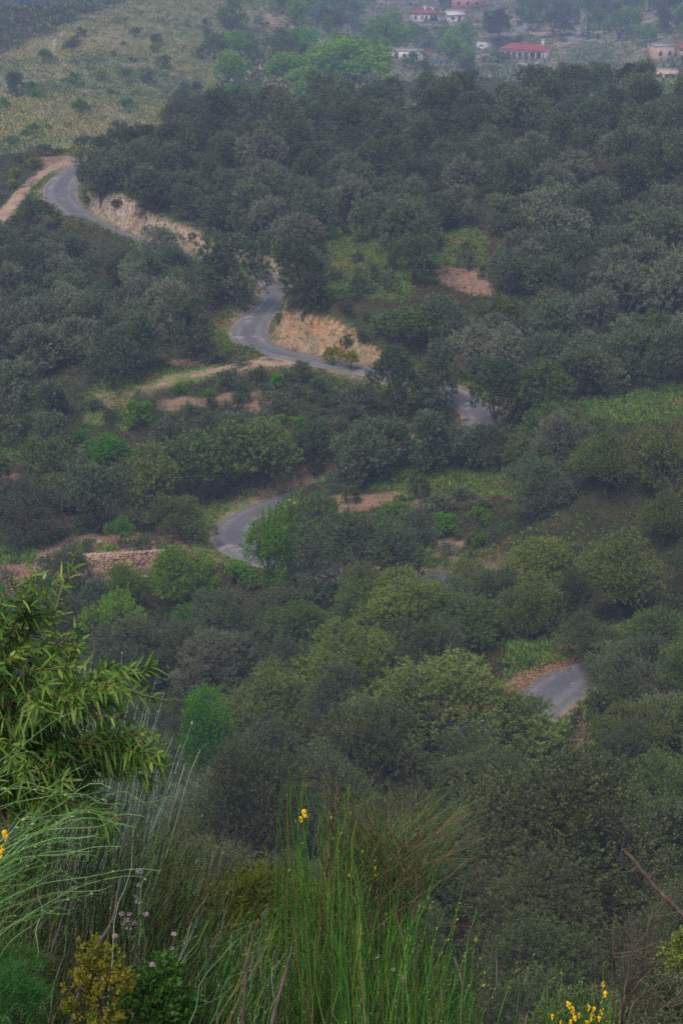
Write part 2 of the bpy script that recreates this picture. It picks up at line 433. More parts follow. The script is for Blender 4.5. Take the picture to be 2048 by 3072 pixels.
Uu, Vv = project(np.stack([X, Yg, Z], -1))
rough_ = np.clip((DR-.4)/2, 0, 1)*(Yg > 20)
Z = Z + rough_*fbm(X/2.2, Yg/2.2, 5, 3)*.28
Zg = Z
def zfast(x, y):
    i = np.clip(np.searchsorted(gx, x)-1, 0, len(gx)-2); j = np.clip(np.searchsorted(gy, y)-1, 0, len(gy)-2)
    a = (x-gx[i])/(gx[i+1]-gx[i]); b = (y-gy[j])/(gy[j+1]-gy[j])
    return (Zg[j, i]*(1-a)+Zg[j, i+1]*a)*(1-b)+(Zg[j+1, i]*(1-a)+Zg[j+1, i+1]*a)*b
def seen(p, lift=1., n=110):
    """True where the land itself does not hide a point (lifted a little) from the camera"""
    p = np.asarray(p, float)+np.array([0, 0, lift]); ok = np.ones(len(p), bool)
    for t in np.linspace(.25, .985, n): ok &= zfast(p[:, 0]*t, p[:, 1]*t) < p[:, 2]*t
    return ok
idx = np.arange(X.size).reshape(X.shape)
F = np.stack([idx[:-1, :-1], idx[:-1, 1:], idx[1:, 1:], idx[1:, :-1]], -1).reshape(-1, 4)
land = mesh_np('ground', np.stack([X, Yg, Z], -1).reshape(-1, 3), F, smooth=True)
wg = zone(Uu, Vv, X, Yg, GRASS, 14)*(Yg > 60)
we = zone(Uu, Vv, X, Yg, EARTH, 14)*(Yg > 60)
YEL = [([(-400,100),(0,170),(130,110),(380,0),(500,-60),(760,-60),(760,140),(640,260),(620,420),(420,470),(250,470),(230,560),(-400,640)], 1.)]
wy = zone(Uu, Vv, X, Yg, YEL, 20)*(Yg > 258)
wv = np.clip(1-np.abs(DR-.2)/.8, 0, 1)*(Yg > 60)
for k in DT: wv = np.maximum(wv, .7*np.clip(1-np.maximum(DT[k], 0)/.5, 0, 1))
wvil = np.clip((Yg-514)/60, 0, 1)
for nm, w in (('grass', wg), ('earth', we), ('dry', wy), ('verge', wv), ('bank', bankw), ('village', wvil)):
    a = land.attributes.new(nm, 'FLOAT', 'POINT'); a.data.foreach_set('value', np.asarray(w, np.float32).ravel())

m, nt = mat_new('land')
co = nd(nt, 'ShaderNodeTexCoord').outputs['Object']
A = lambda n: attr(nt, n).outputs['Fac']
c = mix(nt, noise(nt, co, .35, 6, .65), (.030, .040, .014), (.062, .052, .030))
c = mix(nt, noise(nt, co, 1.6, 5, .6, .5, .75), c, (.05, .075, .02))
vil = mix(nt, noise(nt, co, .06, 5, .6, .4, .62), (.12, .135, .06), (.36, .26, .2))
vil = mix(nt, noise(nt, co, .25, 5, .6, .45, .65), vil, (.06, .075, .035))
c = mix(nt, A('village'), c, vil)
dry = mix(nt, noise(nt, co, .12, 6, .7, .4, .6), (.22, .20, .085), (.14, .165, .06))
dry = mix(nt, noise(nt, co, .5, 6, .7, .5, .68), dry, (.25, .18, .14))
c = mix(nt, A('dry'), c, dry)
gr = mix(nt, noise(nt, co, .7, 5, .6), (.085, .16, .025), (.15, .19, .04))
gr = mix(nt, noise(nt, co, .33, 4, .6, .64, .8), gr, (.17, .13, .045))
c = mix(nt, A('grass'), c, gr)
ea = mix(nt, noise(nt, co, .8, 6, .65), (.20, .115, .075), (.31, .205, .145))
c = mix(nt, A('earth'), c, ea)
sx = nd(nt, 'ShaderNodeSeparateXYZ', {0: co}).outputs[1]
farb = nd(nt, 'ShaderNodeMapRange', {'Value': sx, 'From Min': 186., 'From Max': 198.}).outputs[0]
bk = mix(nt, noise(nt, co, .45, 6, .6), mix(nt, farb, (.43, .235, .115), (.42, .27, .2)), mix(nt, farb, (.40, .29, .215), (.45, .36, .31)))
vt = nd(nt, 'ShaderNodeMapping', {'Vector': co, 'Scale': (1., 1., .8)}).outputs[0]
bk = mix(nt, noise(nt, vt, 1.6, 6, .7, .5, .8), bk, (.22, .13, .075))
bk = mix(nt, noise(nt, co, 1.2, 4, .6, .62, .72), bk, (.05, .06, .022))
bf = mth(nt, 'MULTIPLY', A('bank'), noise(nt, co, .5, 5, .6, .18, .42))
c = mix(nt, bf, c, bk)
vf = mth(nt, 'MULTIPLY', A('verge'), noise(nt, co, .9, 5, .65, .35, .6))
c = mix(nt, vf, c, mix(nt, noise(nt, co, .2, 3), (.36, .27, .2), (.24, .2, .1)))
c = nd(nt, 'ShaderNodeHueSaturation', {'Value': 1.2, 'Color': c}).outputs[0]
p = nd(nt, 'ShaderNodeBsdfPrincipled', {'Base Color': c, 'Roughness': .95, 'Specular IOR Level': .1})
bn = nd(nt, 'ShaderNodeTexNoise', {'Scale': 1.5, 'Detail': 8., 'Roughness': .7, 'Vector': co})
bp = nd(nt, 'ShaderNodeBump', {'Strength': 1., 'Distance': .5, 'Height': bn.outputs['Fac']})
nt.links.new(bp.outputs[0], p.inputs['Normal']); out(nt, p.outputs[0])
tag(obj('ground', land, m), kind='structure')

# ---------------------------------------------------------------- road and tracks
def ribbon(name, line, mat, lift, wob=.12, cols=7, drape=False, thick=.12):
    n = len(line); T = norm(np.gradient(line[:, :2], axis=0)); S = np.stack([-T[:, 1], T[:, 0]], -1)
    s = np.linspace(-.5, .5, cols)
    wl = line[:, 3]*(1+wob*fbm(line[:, 0]/3, line[:, 1]/3, 61, 2)); wr = line[:, 3]*(1+wob*fbm(line[:, 0]/3+50, line[:, 1]/3, 62, 2))
    w = np.where(s[None] < 0, wl[:, None], wr[:, None])*s[None]
    px = line[:, 0][:, None]+S[:, 0][:, None]*w; py = line[:, 1][:, None]+S[:, 1][:, None]*w
    if drape: pz = terrain(px, py)+lift
    else: pz = np.repeat(line[:, 2][:, None], cols, 1)+lift+.03*(1-(2*s)**2)
    pz[:, 0] -= thick; pz[:, -1] -= thick
    idx = np.arange(n*cols).reshape(n, cols)
    F = np.stack([idx[:-1, :-1], idx[:-1, 1:], idx[1:, 1:], idx[1:, :-1]], -1).reshape(-1, 4)
    me = mesh_np(name, np.stack([px, py, pz], -1).reshape(-1, 3), F, np.tile(np.abs(2*s), n), smooth=True)
    return tag(obj(name, me, mat), kind='structure')
m, nt = mat_new('asphalt')
co = nd(nt, 'ShaderNodeTexCoord').outputs['Object']
c = mix(nt, noise(nt, co, .3, 5, .6), (.098, .094, .104), (.14, .134, .147))
c = mix(nt, noise(nt, co, 4., 4, .6), c, (.11, .106, .118))
c = mix(nt, noise(nt, co, .55, 5, .6, .61, .68), c, (.30, .28, .285))
c = mix(nt, noise(nt, co, 1.1, 6, .7, .6, .66), c, (.075, .072, .08))
trk = nd(nt, 'ShaderNodeMapRange', {'Value': nd(nt, 'ShaderNodeMath', {0: nd(nt, 'ShaderNodeMath', {0: attr(nt, 'tint').outputs['Fac'], 1: .48}, operation='SUBTRACT').outputs[0]}, operation='ABSOLUTE').outputs[0], 'From Min': .05, 'From Max': .24, 'To Min': .55, 'To Max': 0.}).outputs[0]
c = mix(nt, mth(nt, 'MULTIPLY', trk, noise(nt, co, .25, 4, .6, .3, .7)), c, (.24, .23, .235))
lit = nd(nt, 'ShaderNodeMath', {0: noise(nt, co, .35, 3, .5, .3, .7), 1: 1.}, operation='MULTIPLY').outputs[0]
e = mth(nt, 'MULTIPLY', nd(nt, 'ShaderNodeMapRange', {'Value': attr(nt, 'tint').outputs['Fac'], 'From Min': .66, 'From Max': .95}).outputs[0], lit)
c = mix(nt, e, c, (.34, .26, .19))
p = nd(nt, 'ShaderNodeBsdfPrincipled', {'Base Color': c, 'Roughness': .75, 'Specular IOR Level': .3})
out(nt, p.outputs[0]); M['asphalt'] = m
dense = catmull(road[::3], 8)
ribbon('road', dense, M['asphalt'], .03)
M['dirt'] = simple('track_dirt', (.36, .245, .185), (.25, .16, .11), .7, .95, .1, .5, 6)
for k in ('far', 'spur', 'wall'):
    ribbon('dirt_track', catmull(tracks[k], 3), M['dirt'], .045, .35, 5, True, .1)
# fallen leaves lying on the outer edge of the nearest bend
M['litter'] = simple('fallen_leaf', (.30, .165, .08), (.20, .11, .055), 2., .8, .2)
sel = np.where((road[:, 1] > 90) & (road[:, 1] < 106))[0]
T = norm(np.gradient(road[:, :2], axis=0)); S = np.stack([-T[:, 1], T[:, 0]], -1)
q = rng.choice(sel, 20000); side = S[q]*np.sign((S[q]*np.array([-1., .6])).sum(1))[:, None]
off = road[q, 3]*.5+1.1-np.abs(rng.normal(0, .7, len(q)))
keep = rng.random(len(q)) < np.clip(.55+fbm(road[q, 0]+off, road[q, 1], 71, 2)*1.6, 0, 1)
q = q[keep]; side = side[keep]; off = off[keep]
pb = road[q, :2]+side*off[:, None]+rng.normal(0, .18, (len(q), 2))
inner = off < road[q, 3]*.5
pz = np.maximum(terrain(pb[:, 0], pb[:, 1]), np.where(np.abs(off) < road[q, 3]*.5+.1, road[q, 2]+.06, -1e3))+.02
dd = rdir(len(q)); dd[:, 2] *= .25; dd = norm(dd)
V, Fq = diamonds(np.column_stack([pb, pz]), dd, .13, .085)
V[:, 2] += np.tile([0, .0, .02, .03], len(q))
tag(obj('fallen_leaves', mesh_np('fallen_leaves', V, Fq), M['litter']), kind='stuff')
# ---------------------------------------------------------------- trees
def grow(seed, H, W, lobes, tufts, per, L, Wd, clear=.07, limbs=5, droop=.0, flat=1., tuft_r=.2, lobe_r=(.26, .42), twigs=90):
    """a tree standing at the origin: (trunk mesh, crown mesh)"""
    g = np.random.default_rng(seed)
    cz = H*(clear+(1-clear)*.5); rz = H*(1-clear)*.5; R = W*.5
    d = rdir(lobes, g); d[:, 2] = d[:, 2]*.9+.12; d = norm(d)
    rad = g.uniform(.34, .88, lobes)[:, None]; st = g.uniform(.78, 1.2, 2)
    lc = d*rad*np.array([R*st[0], R*st[1], rz*flat*.95])+np.array([0, 0, cz]); lc[:, :2] += g.normal(0, .07, 2)*R
    lr = g.uniform(lobe_r[0]*.75, lobe_r[1]*1.12, lobes)*min(R, rz*1.3)
    lc[0] = (0, 0, cz+.42*rz); lc[1] = (.12*R, -.1*R, cz); lr[0] = .42*min(R, rz*1.2); lr[1] = .45*min(R, rz*1.2)
    pr = lr**2/(lr**2).sum()
    li = g.choice(lobes, tufts, p=pr)
    dd = rdir(tufts, g); outw = norm(lc[li]-np.array([0, 0, cz*.8]))
    dd = norm(dd+.55*outw+np.array([0, 0, .22]))
    sh = g.uniform(.55, 1.08, tufts)**.6
    tp = lc[li]+dd*(lr[li]*sh)[:, None]*np.array([1.08, 1.08, .95])
    tp += g.normal(0, .06, tp.shape)*R
    tp[:, 2] = np.maximum(tp[:, 2], H*clear*.6)
    td = norm(dd*.7+outw*.3+np.array([0, 0, .45-droop])+.35*rdir(tufts, g))
    k = np.repeat(np.arange(tufts), per); n = len(k)
    axial = g.uniform(0, 1, n)
    base = tp[k]+td[k]*(axial*tuft_r*1.6)[:, None]+rdir(n, g)*(g.uniform(0, tuft_r, n)*(1-.5*axial))[:, None]
    ld = norm(td[k]*.9+rdir(n, g)*.85)
    V, F = diamonds(base, ld, L*g.uniform(.65, 1.25, n), Wd*g.uniform(.7, 1.2, n), g)
    lt = g.uniform(0, 1, lobes); tt = g.uniform(0, 1, tufts)
    t = np.clip(.22*lt[li][k]+.42*tt[k]+.36*g.uniform(0, 1, n), 0, 1)
    crown = mesh_np('crown', V, F, np.repeat(t, 4))
    mb = MB(); ks = min(1., W/3); r0 = .028*W+.05*ks
    fork = np.array([g.normal(0, .05)*W, g.normal(0, .05)*W, H*clear*1.1+.25*ks])
    mid = fork*.5+np.array([g.normal(0, .03)*W, g.normal(0, .03)*W, 0])
    mb.tube([(0, 0, -.5*ks), (0, 0, .0), mid, fork], [r0*1.5, r0*1.15, r0*.9, r0*.8], 8)
    order = np.argsort(-lr)
    for q, i in enumerate(order):
        b = fork if q < limbs else lc[order[q % limbs]]*.6+fork*.4
        e = lc[i]; m1 = b*.5+e*.5+g.normal(0, .05, 3)*W; m1[2] -= .04*H
        rr = r0*(.6 if q < limbs else .32)
        lp = catmull(np.array([b, m1+np.array([0, 0, .05*H]), e]), 4)+g.normal(0, .012, (9, 3))*W
        mb.tube(lp, np.linspace(rr*.75, rr*.1, 9), 5)
    ti = g.choice(tufts, min(twigs, tufts), replace=False)
    a = lc[li[ti]]; e = tp[ti]+td[ti]*tuft_r; mm = .5*(a+e)+g.normal(0, .04, a.shape)*R
    Vt, Ft = tubes(np.stack([a, mm, e], 1), np.repeat(np.array([[.022, .014, .006]])*(.6+W/8)*ks, len(ti), 0), 3)
    mb.add(Vt, Ft)
    return mb.mesh('trunk', True), crown

PROTO = {}
def proto(key, n, mat, **kw):
    PROTO[key] = []
    for i in range(n):
        k = dict(kw); sd = k.pop('seed')+i
        tk, cr = grow(sd, **k); tk.materials.append(M['bark']); cr.materials.append(M[mat])
        PROTO[key].append((tk, cr, kw['H'], kw['W']))
# far and near editions of each kind; sizes in metres
proto('olive_far', 5, 'olive', seed=100, H=4.6, W=4.8, lobes=13, tufts=760, per=15, L=.2, Wd=.075, tuft_r=.17, twigs=60)
proto('pale_far', 3, 'olivepale', seed=140, H=4.6, W=4.8, lobes=12, tufts=700, per=15, L=.2, Wd=.075, tuft_r=.18, twigs=240)
proto('oak_far', 3, 'oak', seed=160, H=5, W=5, lobes=14, tufts=760, per=15, L=.17, Wd=.1, tuft_r=.17, twigs=50)
proto('dark_far', 2, 'dark', seed=180, H=5, W=5, lobes=13, tufts=760, per=15, L=.18, Wd=.09, tuft_r=.18, twigs=50)
proto('green_far', 3, 'green', seed=200, H=5, W=5, lobes=12, tufts=600, per=14, L=.2, Wd=.11, tuft_r=.2, twigs=60)
proto('olive_near', 4, 'olive', seed=300, H=5.6, W=5.6, lobes=20, tufts=1700, per=21, L=.105, Wd=.042, tuft_r=.15, twigs=260, lobe_r=(.22, .38))
proto('pale_near', 3, 'olivepale', seed=320, H=5.6, W=5.6, lobes=20, tufts=1600, per=20, L=.1, Wd=.042, tuft_r=.16, twigs=300, lobe_r=(.22, .38))
proto('oak_near', 4, 'oak', seed=340, H=6, W=6, lobes=24, tufts=1900, per=18, L=.1, Wd=.058, tuft_r=.17, twigs=200, lobe_r=(.2, .36))
proto('dark_near', 3, 'dark', seed=360, H=6, W=6, lobes=22, tufts=2000, per=20, L=.085, Wd=.048, tuft_r=.15, twigs=340, lobe_r=(.2, .36))
proto('green_near', 3, 'green', seed=380, H=5, W=5, lobes=17, tufts=900, per=16, L=.12, Wd=.06, tuft_r=.2, twigs=200, lobe_r=(.2, .36))
proto('shrub', 4, 'olive', seed=420, H=1.4, W=2.2, lobes=9, tufts=190, per=14, L=.13, Wd=.055, tuft_r=.13, clear=.05, twigs=30)
proto('shrub_green', 3, 'green', seed=430, H=1.5, W=2.0, lobes=8, tufts=170, per=13, L=.14, Wd=.075, tuft_r=.14, clear=.05, twigs=30)
proto('shrub_dark', 3, 'dark', seed=440, H=1.4, W=2.2, lobes=8, tufts=180, per=13, L=.13, Wd=.065, tuft_r=.14, clear=.05, twigs=30)
proto('shrub_yellow', 2, 'yellow', seed=450, H=1.4, W=1.7, lobes=8, tufts=140, per=13, L=.12, Wd=.075, tuft_r=.14, clear=.05, twigs=20)
proto('tall', 2, 'dark', seed=460, H=9, W=5, lobes=18, tufts=700, per=15, L=.32, Wd=.13, tuft_r=.28, clear=.05, twigs=30)
proto('gold_far', 2, 'gold_oak', seed=480, H=5, W=5, lobes=14, tufts=760, per=15, L=.17, Wd=.1, tuft_r=.17, twigs=50)
proto('gold_near', 2, 'gold_oak', seed=490, H=6, W=6, lobes=24, tufts=1900, per=18, L=.1, Wd=.058, tuft_r=.17, twigs=200, lobe_r=(.2, .36))
proto('round', 3, 'fresh', seed=470, H=9, W=11, lobes=22, tufts=1300, per=14, L=.36, Wd=.2, tuft_r=.35, clear=.12, twigs=40)

NAMES = {'olive': ('olive_tree', 'tree'), 'pale': ('olive_tree', 'tree'), 'oak': ('oak_tree', 'tree'), 'dark': ('holm_oak_tree', 'tree'), 'gold': ('oak_tree', 'tree'), 'green': ('almond_tree', 'tree'),
         'shrub': ('shrub', 'shrub'), 'shrub_green': ('shrub', 'shrub'), 'shrub_dark': ('shrub', 'shrub'), 'shrub_yellow': ('broom_shrub', 'shrub'), 'tall': ('cypress_tree', 'tree'), 'round': ('broadleaf_tree', 'tree')}
trees = []                          # (x, y, W) of all that stands
def plant(kind, p, W, H, label, group=None, g=rng, name=None):
    key = kind
    if kind in ('olive', 'pale', 'oak', 'dark', 'green', 'gold'): key = kind+('_near' if p[1] < 138 else '_far')
    pr = PROTO[key]; tk, cr, h0, w0 = pr[int(g.integers(len(pr)))]
    nm, cat = NAMES[kind]
    e = tag(empty(name or nm, p, g.uniform(0, 2*PI), (W/w0*g.uniform(.88, 1.14), W/w0*g.uniform(.88, 1.14), H/h0)), label, cat, group)
    obj('trunk', tk, None, e); obj('crown', cr, None, e)
    trees.append((p[0], p[1], W)); return e

CLEAR = [  # parts of the land that the photograph shows free of trees: polygon, distance
 ([(135,560),(165,515),(235,500),(240,560),(232,600),(262,640),(330,682),(440,722),(415,738),(300,712),(200,680),(140,630)],236),
 ([(236,610),(300,640),(400,690),(600,742),(612,700),(520,670),(400,650),(320,610)],218), ([(0,650),(60,560),(130,510),(215,470),(240,480),(140,540),(100,600),(30,665)],238),
 ([(550,752),(612,765),(605,776),(560,768)],205), ([(775,805),(825,830),(842,880),(800,910),(830,860)],188),
 ([(690,1000),(740,945),(790,895),(830,890),(815,960),(800,1010),(830,1050),(985,1088),(900,1095),(755,1065)],172),
 ([(800,990),(830,940),(960,930),(1040,905),(1150,930),(1135,1000),(1060,1070),(960,1060),(880,1040)],171), ([(650,1110),(760,1085),(860,1088),(800,1103)],164),
 ([(1010,690),(1130,690),(1150,780),(1190,830),(1180,900),(1010,880)],195), ([(1310,810),(1465,810),(1450,870),(1350,875)],188), ([(1310,700),(1430,700),(1440,790),(1320,790)],200),
 ([(1345,1172),(1420,1170),(1450,1225),(1440,1250),(1360,1215)],157), ([(1140,1400),(1330,1395),(1500,1420),(1540,1395),(1500,1455),(1300,1465),(1140,1465)],144),
 ([(940,1490),(1280,1480),(1460,1490),(1420,1580),(1290,1570),(1000,1530)],139), ([(645,1590),(700,1530),(800,1500),(920,1480),(860,1525),(770,1560),(745,1610),(740,1672),(690,1650)],140),
 ([(110,1690),(260,1625),(560,1600),(640,1640),(700,1680),(500,1690),(450,1720),(290,1740),(110,1725)],132), ([(370,1735),(460,1720),(430,1742),(380,1750)],129),
 ([(1265,1700),(1290,1720),(1375,1716),(1290,1742)],128), ([(1500,2070),(1600,2000),(1740,2000),(1725,2060),(1690,2110),(1645,2180),(1640,2120)],98),
 ([(1690,2130),(1740,2130),(1775,2260),(1730,2220)],95), ([(1530,1965),(1760,1955),(1740,1995),(1560,2012)],104), ([(1790,1905),(1930,1890),(1940,1930),(1830,1960)],106),
 ([(1720,1210),(2048,1160),(2048,1235),(1820,1262)],156), ([(280,1120),(500,1100),(800,1120),(960,1190),(900,1260),(560,1270),(300,1200)],158),
 ([(1080,0),(2048,0),(2048,120),(1850,140),(1640,185),(1570,210),(1440,225),(1330,205),(1180,235)],400), ([(0,100),(700,150),(640,260),(540,290),(400,360),(240,400),(225,440),(0,500)],300),
 ([(1155,148),(1262,148),(1295,180),(1345,200),(1200,184)],720), ([(1505,128),(1645,128),(1640,192),(1530,180)],730), ([(1240,32),(1400,32),(1400,74),(1240,72)],850), ([(1340,0),(1465,0),(1460,24),(1345,24)],900),
 ([(1600,95),(1900,116),(1900,132),(1600,112)],760), ([(1500,64),(1582,68),(1578,106),(1500,116)],760), ([(1950,128),(2048,128),(2048,192),(1950,192)],680), ([(1425,128),(1470,132),(1470,150),(1425,150)],740), ([(1970,212),(2040,212),(2030,246),(1970,246)],500),
 ([(1480,2090),(1560,2010),(1745,1985),(1745,2010),(1600,2060),(1560,2130),(1500,2150)],99), ([(1690,2120),(1750,2110),(1790,2260),(1740,2250)],97), ([(1730,2450),(1800,2380),(1760,2300),(1790,2420)],80),
]
_cs = []
for poly, Yc in CLEAR:
    P = np.array(poly, float); lo = P.min(0); hi = P.max(0)
    gu, gv = np.meshgrid(np.arange(lo[0], hi[0], 11), np.arange(lo[1], hi[1], 8)); k = inpoly(gu, gv, poly)
    _cs.append(np.column_stack([gu[k], gv[k], np.full(k.sum(), Yc)]))
_cs = np.vstack(_cs)
def hides(p, W, H):
    cu, cv = project(np.array([p[0], p[1], p[2]+H*.52])); s = FPX/math.hypot(p[1], p[2])
    k = _cs[:, 2] > p[1]-1.5
    q = ((_cs[k, 0]-cu)/(W*.46*s))**2+((_cs[k, 1]-cv)/(H*.47*s))**2
    return (q < 1).sum() > 2

# trees one can point at: D = pixels of a 1568-wide view (centre, base, top, width), optional distance
D = 2048/1568
HAND = [
 ('olive',834,1112,968,140,'rounded grey-green olive at the left end of the grassy terrace above the lower hairpin'),
 ('olive',985,1092,948,140,'olive leaning over the grassy terrace just below the short grey piece of road'),
 ('olive',1130,1088,980,96,'small round olive alone in the middle of the grassy terrace'),
 ('pale',1272,1122,950,150,'silvery grey olive at the right end of the grassy terrace'),
 ('oak',1392,1140,985,130,'dark green tree right of the silvery olive on the terrace'),
 ('oak',1525,1150,955,150,'fuller green tree at the right picture edge level with the terrace'),
 ('olive',442,828,676,118,'single rounded olive beside the green verge left of the middle bend'),
 ('olive',262,892,762,112,'round olive standing alone at the left end of the grassy path'),
 ('olive',697,722,566,140,'large olive leaning over the road just above the orange cut bank'),
 ('olive',540,705,535,140,'olive at the roadside left of the narrow stretch of road'),
 ('pale',372,600,525,82,'thin small olive below the pale roadside bank partly hiding the road'),
 ('olive',235,465,345,100,'dark olive on the inside of the far bend where the road vanishes'),
 ('olive',340,500,390,115,'dark olive at the top of the pale roadside bank near the far bend'),
 ('dark',85,535,462,110,'dark bushy tree just outside the far bend below the red track'),
 ('gold',1222,1500,1258,205,'yellow-tinged green oak filling the middle right above the nearest bend',119),
 ('oak',1080,1440,1290,120,'green oak beside the lower piece of road, left of the yellow-tinged oak',121),
 ('olive',160,1385,1255,140,'dense grey-green olive in front of the dry stone wall'),
 ('green',618,1440,1180,120,'tall bright green almond tree in front of the hairpin road',124),
 ('green',715,1300,1155,150,'bright green almond spreading right of the hairpin beside the stones',131),
 ('olive',795,1400,1180,235,'broad grey-green olive below the hairpin between the almond and the lower road piece',123.5),
 ('olive',930,1390,1180,150,'dark olive directly left of the lower piece of road',125.5),
 ('green',405,1425,1262,165,'wide bright green tree right of the stone wall',123),
 ('green',285,1400,1300,110,'bright green leafy bush between the stone wall olive and the wide green tree',123),
 ('green',480,1470,1390,120,'low fresh green tree in the gully below the hairpin',119),
 ('olive',70,1258,1095,175,'grey-green olive at the left picture edge above the stone wall'),
 ('olive',215,1225,1066,150,'rounded olive second from the left in the row above the dirt field'),
 ('oak',350,1212,1042,150,'greenish olive third from the left in the row above the dirt field'),
 ('oak',455,1160,985,170,'taller yellowish green tree in the row above the hairpin'),
 ('oak',605,1115,958,160,'broad green tree above the hairpin near its upper arm'),
 ('dark',725,1098,968,110,'dark tree at the right end of the row above the hairpin'),
 ('gold',920,1560,1340,250,'wide holm oak with yellow-green shoots in the centre, behind the nearest ones',108),
 ('oak',1060,1560,1370,220,'olive-green oak crown right of centre, left of the nearest bend',107),
 ('gold',800,1750,1480,260,'large oak left of centre with yellow-green edge against the dark gully',100),
 ('oak',640,1800,1570,230,'broad oak crown left of the centre in front of the gully',96),
 ('oak',1060,1850,1540,330,'big round oak whose crown half hides the nearest road bend',88),
 ('olive',860,1900,1640,260,'dark olive crown below the centre oaks, left of the big round oak',90),
 ('dark',560,1990,1740,250,'dense holm oak behind the broom at the lower left of centre',68),
 ('dark',1265,2380,1760,470,'huge dark grey-green oak filling the lower right behind the brooms',61),
 ('dark',1010,2200,1850,300,'dark oak directly behind the tall broom clump',66),
 ('olive',1490,1900,1610,190,'tall green olive at the right picture edge below the nearest bend',88),
 ('olive',1400,1630,1500,120,'bushy olive on the bank right of the nearest bend',99),
 ('oak',1500,1590,1400,150,'light green bushy tree at the right edge above the nearest bend',103),
 ('dark',1540,2150,1850,190,'dark tree at the right picture edge behind the dead slanting branch',68),
 ('dark',905,968,800,130,'dark olive hiding the road below the right end of the orange bank'),
 ('olive',1000,975,805,130,'grey olive just left of the short grey piece of road'),
 ('dark',1138,985,825,132,'dark olive just right of the short grey piece of road'),
 ('oak',1290,1515,1385,120,'low oak between the yellow-tinged oak and the nearest bend',112.5),
 ('dark',1352,1530,1425,125,'dark shrubby tree hiding the road above the nearest bend',102.3),
 ('green',655,1352,1215,105,'fresh green tree covering the lower arm of the hairpin',129.2),
 ('oak',1180,1830,1610,170,'oak crown just below the nearest bend, right of the big round oak',88),
 ('olive',1455,1540,1465,120,'olive bush at the right where the nearest road leaves the picture',100),
 ('dark',902,1078,965,100,'small dark tree between the rounded and the leaning olive on the terrace'),
 ('olive',1060,1082,975,90,'small olive between the leaning olive and the lone round one'),

 ('dark',1360,1560,1490,80,'small dark bush where the nearest bend vanishes at its right',101.5),
 ('green',252,1095,1002,120,'bright yellow-green young tree on the scrubby slope left of centre'),
 ('green',282,1258,1190,66,'small bright green bush on the edge of the dirt field'),
 ('dark',420,1540,1440,170,'grey-green tree in the gully below the fresh green tree',112),
 ('olive',300,1545,1430,170,'grey olive in the gully behind the pale broom stems',111),
 ('pale',470,1620,1470,180,'silvery olive deep in the gully right of the pale broom stems',107),
 ('green',460,1750,1620,130,'yellow-green low almond at the foot of the gully behind the silvery broom tips',93),
 ('oak',690,1560,1390,190,'brown-green oak in the gully between the bright almond and the centre oaks',112),
 ('oak',830,1490,1300,170,'dull green oak right of the gully below the broad olive',116),
 ('olive',1420,1530,1330,170,'dark olive-green tree right of the yellow-tinged oak',116),
 ('dark',1340,1480,1260,170,'tall dark tree between the yellow-tinged oak and the right edge',120),
]
VILL = [
 ('round',1160,200,172,30,'green tree in front of the left end of the flat-roofed white house'),
 ('shrub_green',1488,188,162,70,'green hedge bush in front of the left end of the long red-roofed house'),  # by S pixels: kind, centre u, base v, top v, width
 ('round',1062,262,130,205,'big bright green rounded tree left of the white flat-roofed house'),
 ('round',1160,158,66,100,'bright green rounded tree above the big one, left of the village'),
 ('round',905,160,88,90,'rounded light green tree on the hazy slope left of the big one'),
 ('round',850,240,165,110,'light green tree left of and below the big rounded tree'),
 ('green',700,320,255,75,'fresh green tree just beyond the left end of the wooded crest'),
 ('green',772,330,262,80,'fresh green tree behind the crest, right of another like it'),
 ('green',520,420,308,85,'light green tree at the left foot of the wooded crest'),
 ('green',1238,205,158,60,'green tree in front of the white flat-roofed house'),
 ('tall',1492,120,28,66,'dark conifer above the long red-roofed house'),
 ('tall',1350,22,-40,40,'dark narrow conifer beside the pink house'),
 ('dark',1660,110,40,95,'dark spreading tree by the village lane'),
 ('shrub_green',1410,134,100,45,'light green bush by the pale shed'),
 ('shrub_yellow',1475,215,196,60,'yellow flowering bush on the crest under the long red-roofed house'),
 ('dark',1500,150,110,70,'brownish dark tree behind the white car'),
]
for kind, cu, v0, v1, w, lab in VILL:
    p = ground_hit(cu, v0, 262); s = FPX/math.hypot(p[1], p[2])
    plant(kind, p-np.array([0, 0, .1]), w/s*1.1, (v0-v1)/s*1.05, lab)
for r in HAND:
    kind, cu, vb, vt, wd, lab = r[:6]
    u, v0, v1, w = cu*D, vb*D, vt*D, wd*D
    if len(r) > 6:
        p = at(u, v0, r[6]); p[2] = terrain(p[0], p[1])
        s = FPX/math.hypot(p[1], p[2]); top = at(u, v1, r[6]); H = max(2., (top[2]-p[2])*1.02)
    else:
        p = ground_hit(u, v0); s = FPX/math.hypot(p[1], p[2]); H = (v0-v1)/s*1.0
    plant(kind, p-np.array([0, 0, .05]), w/s*1.12, H*1.05, lab)

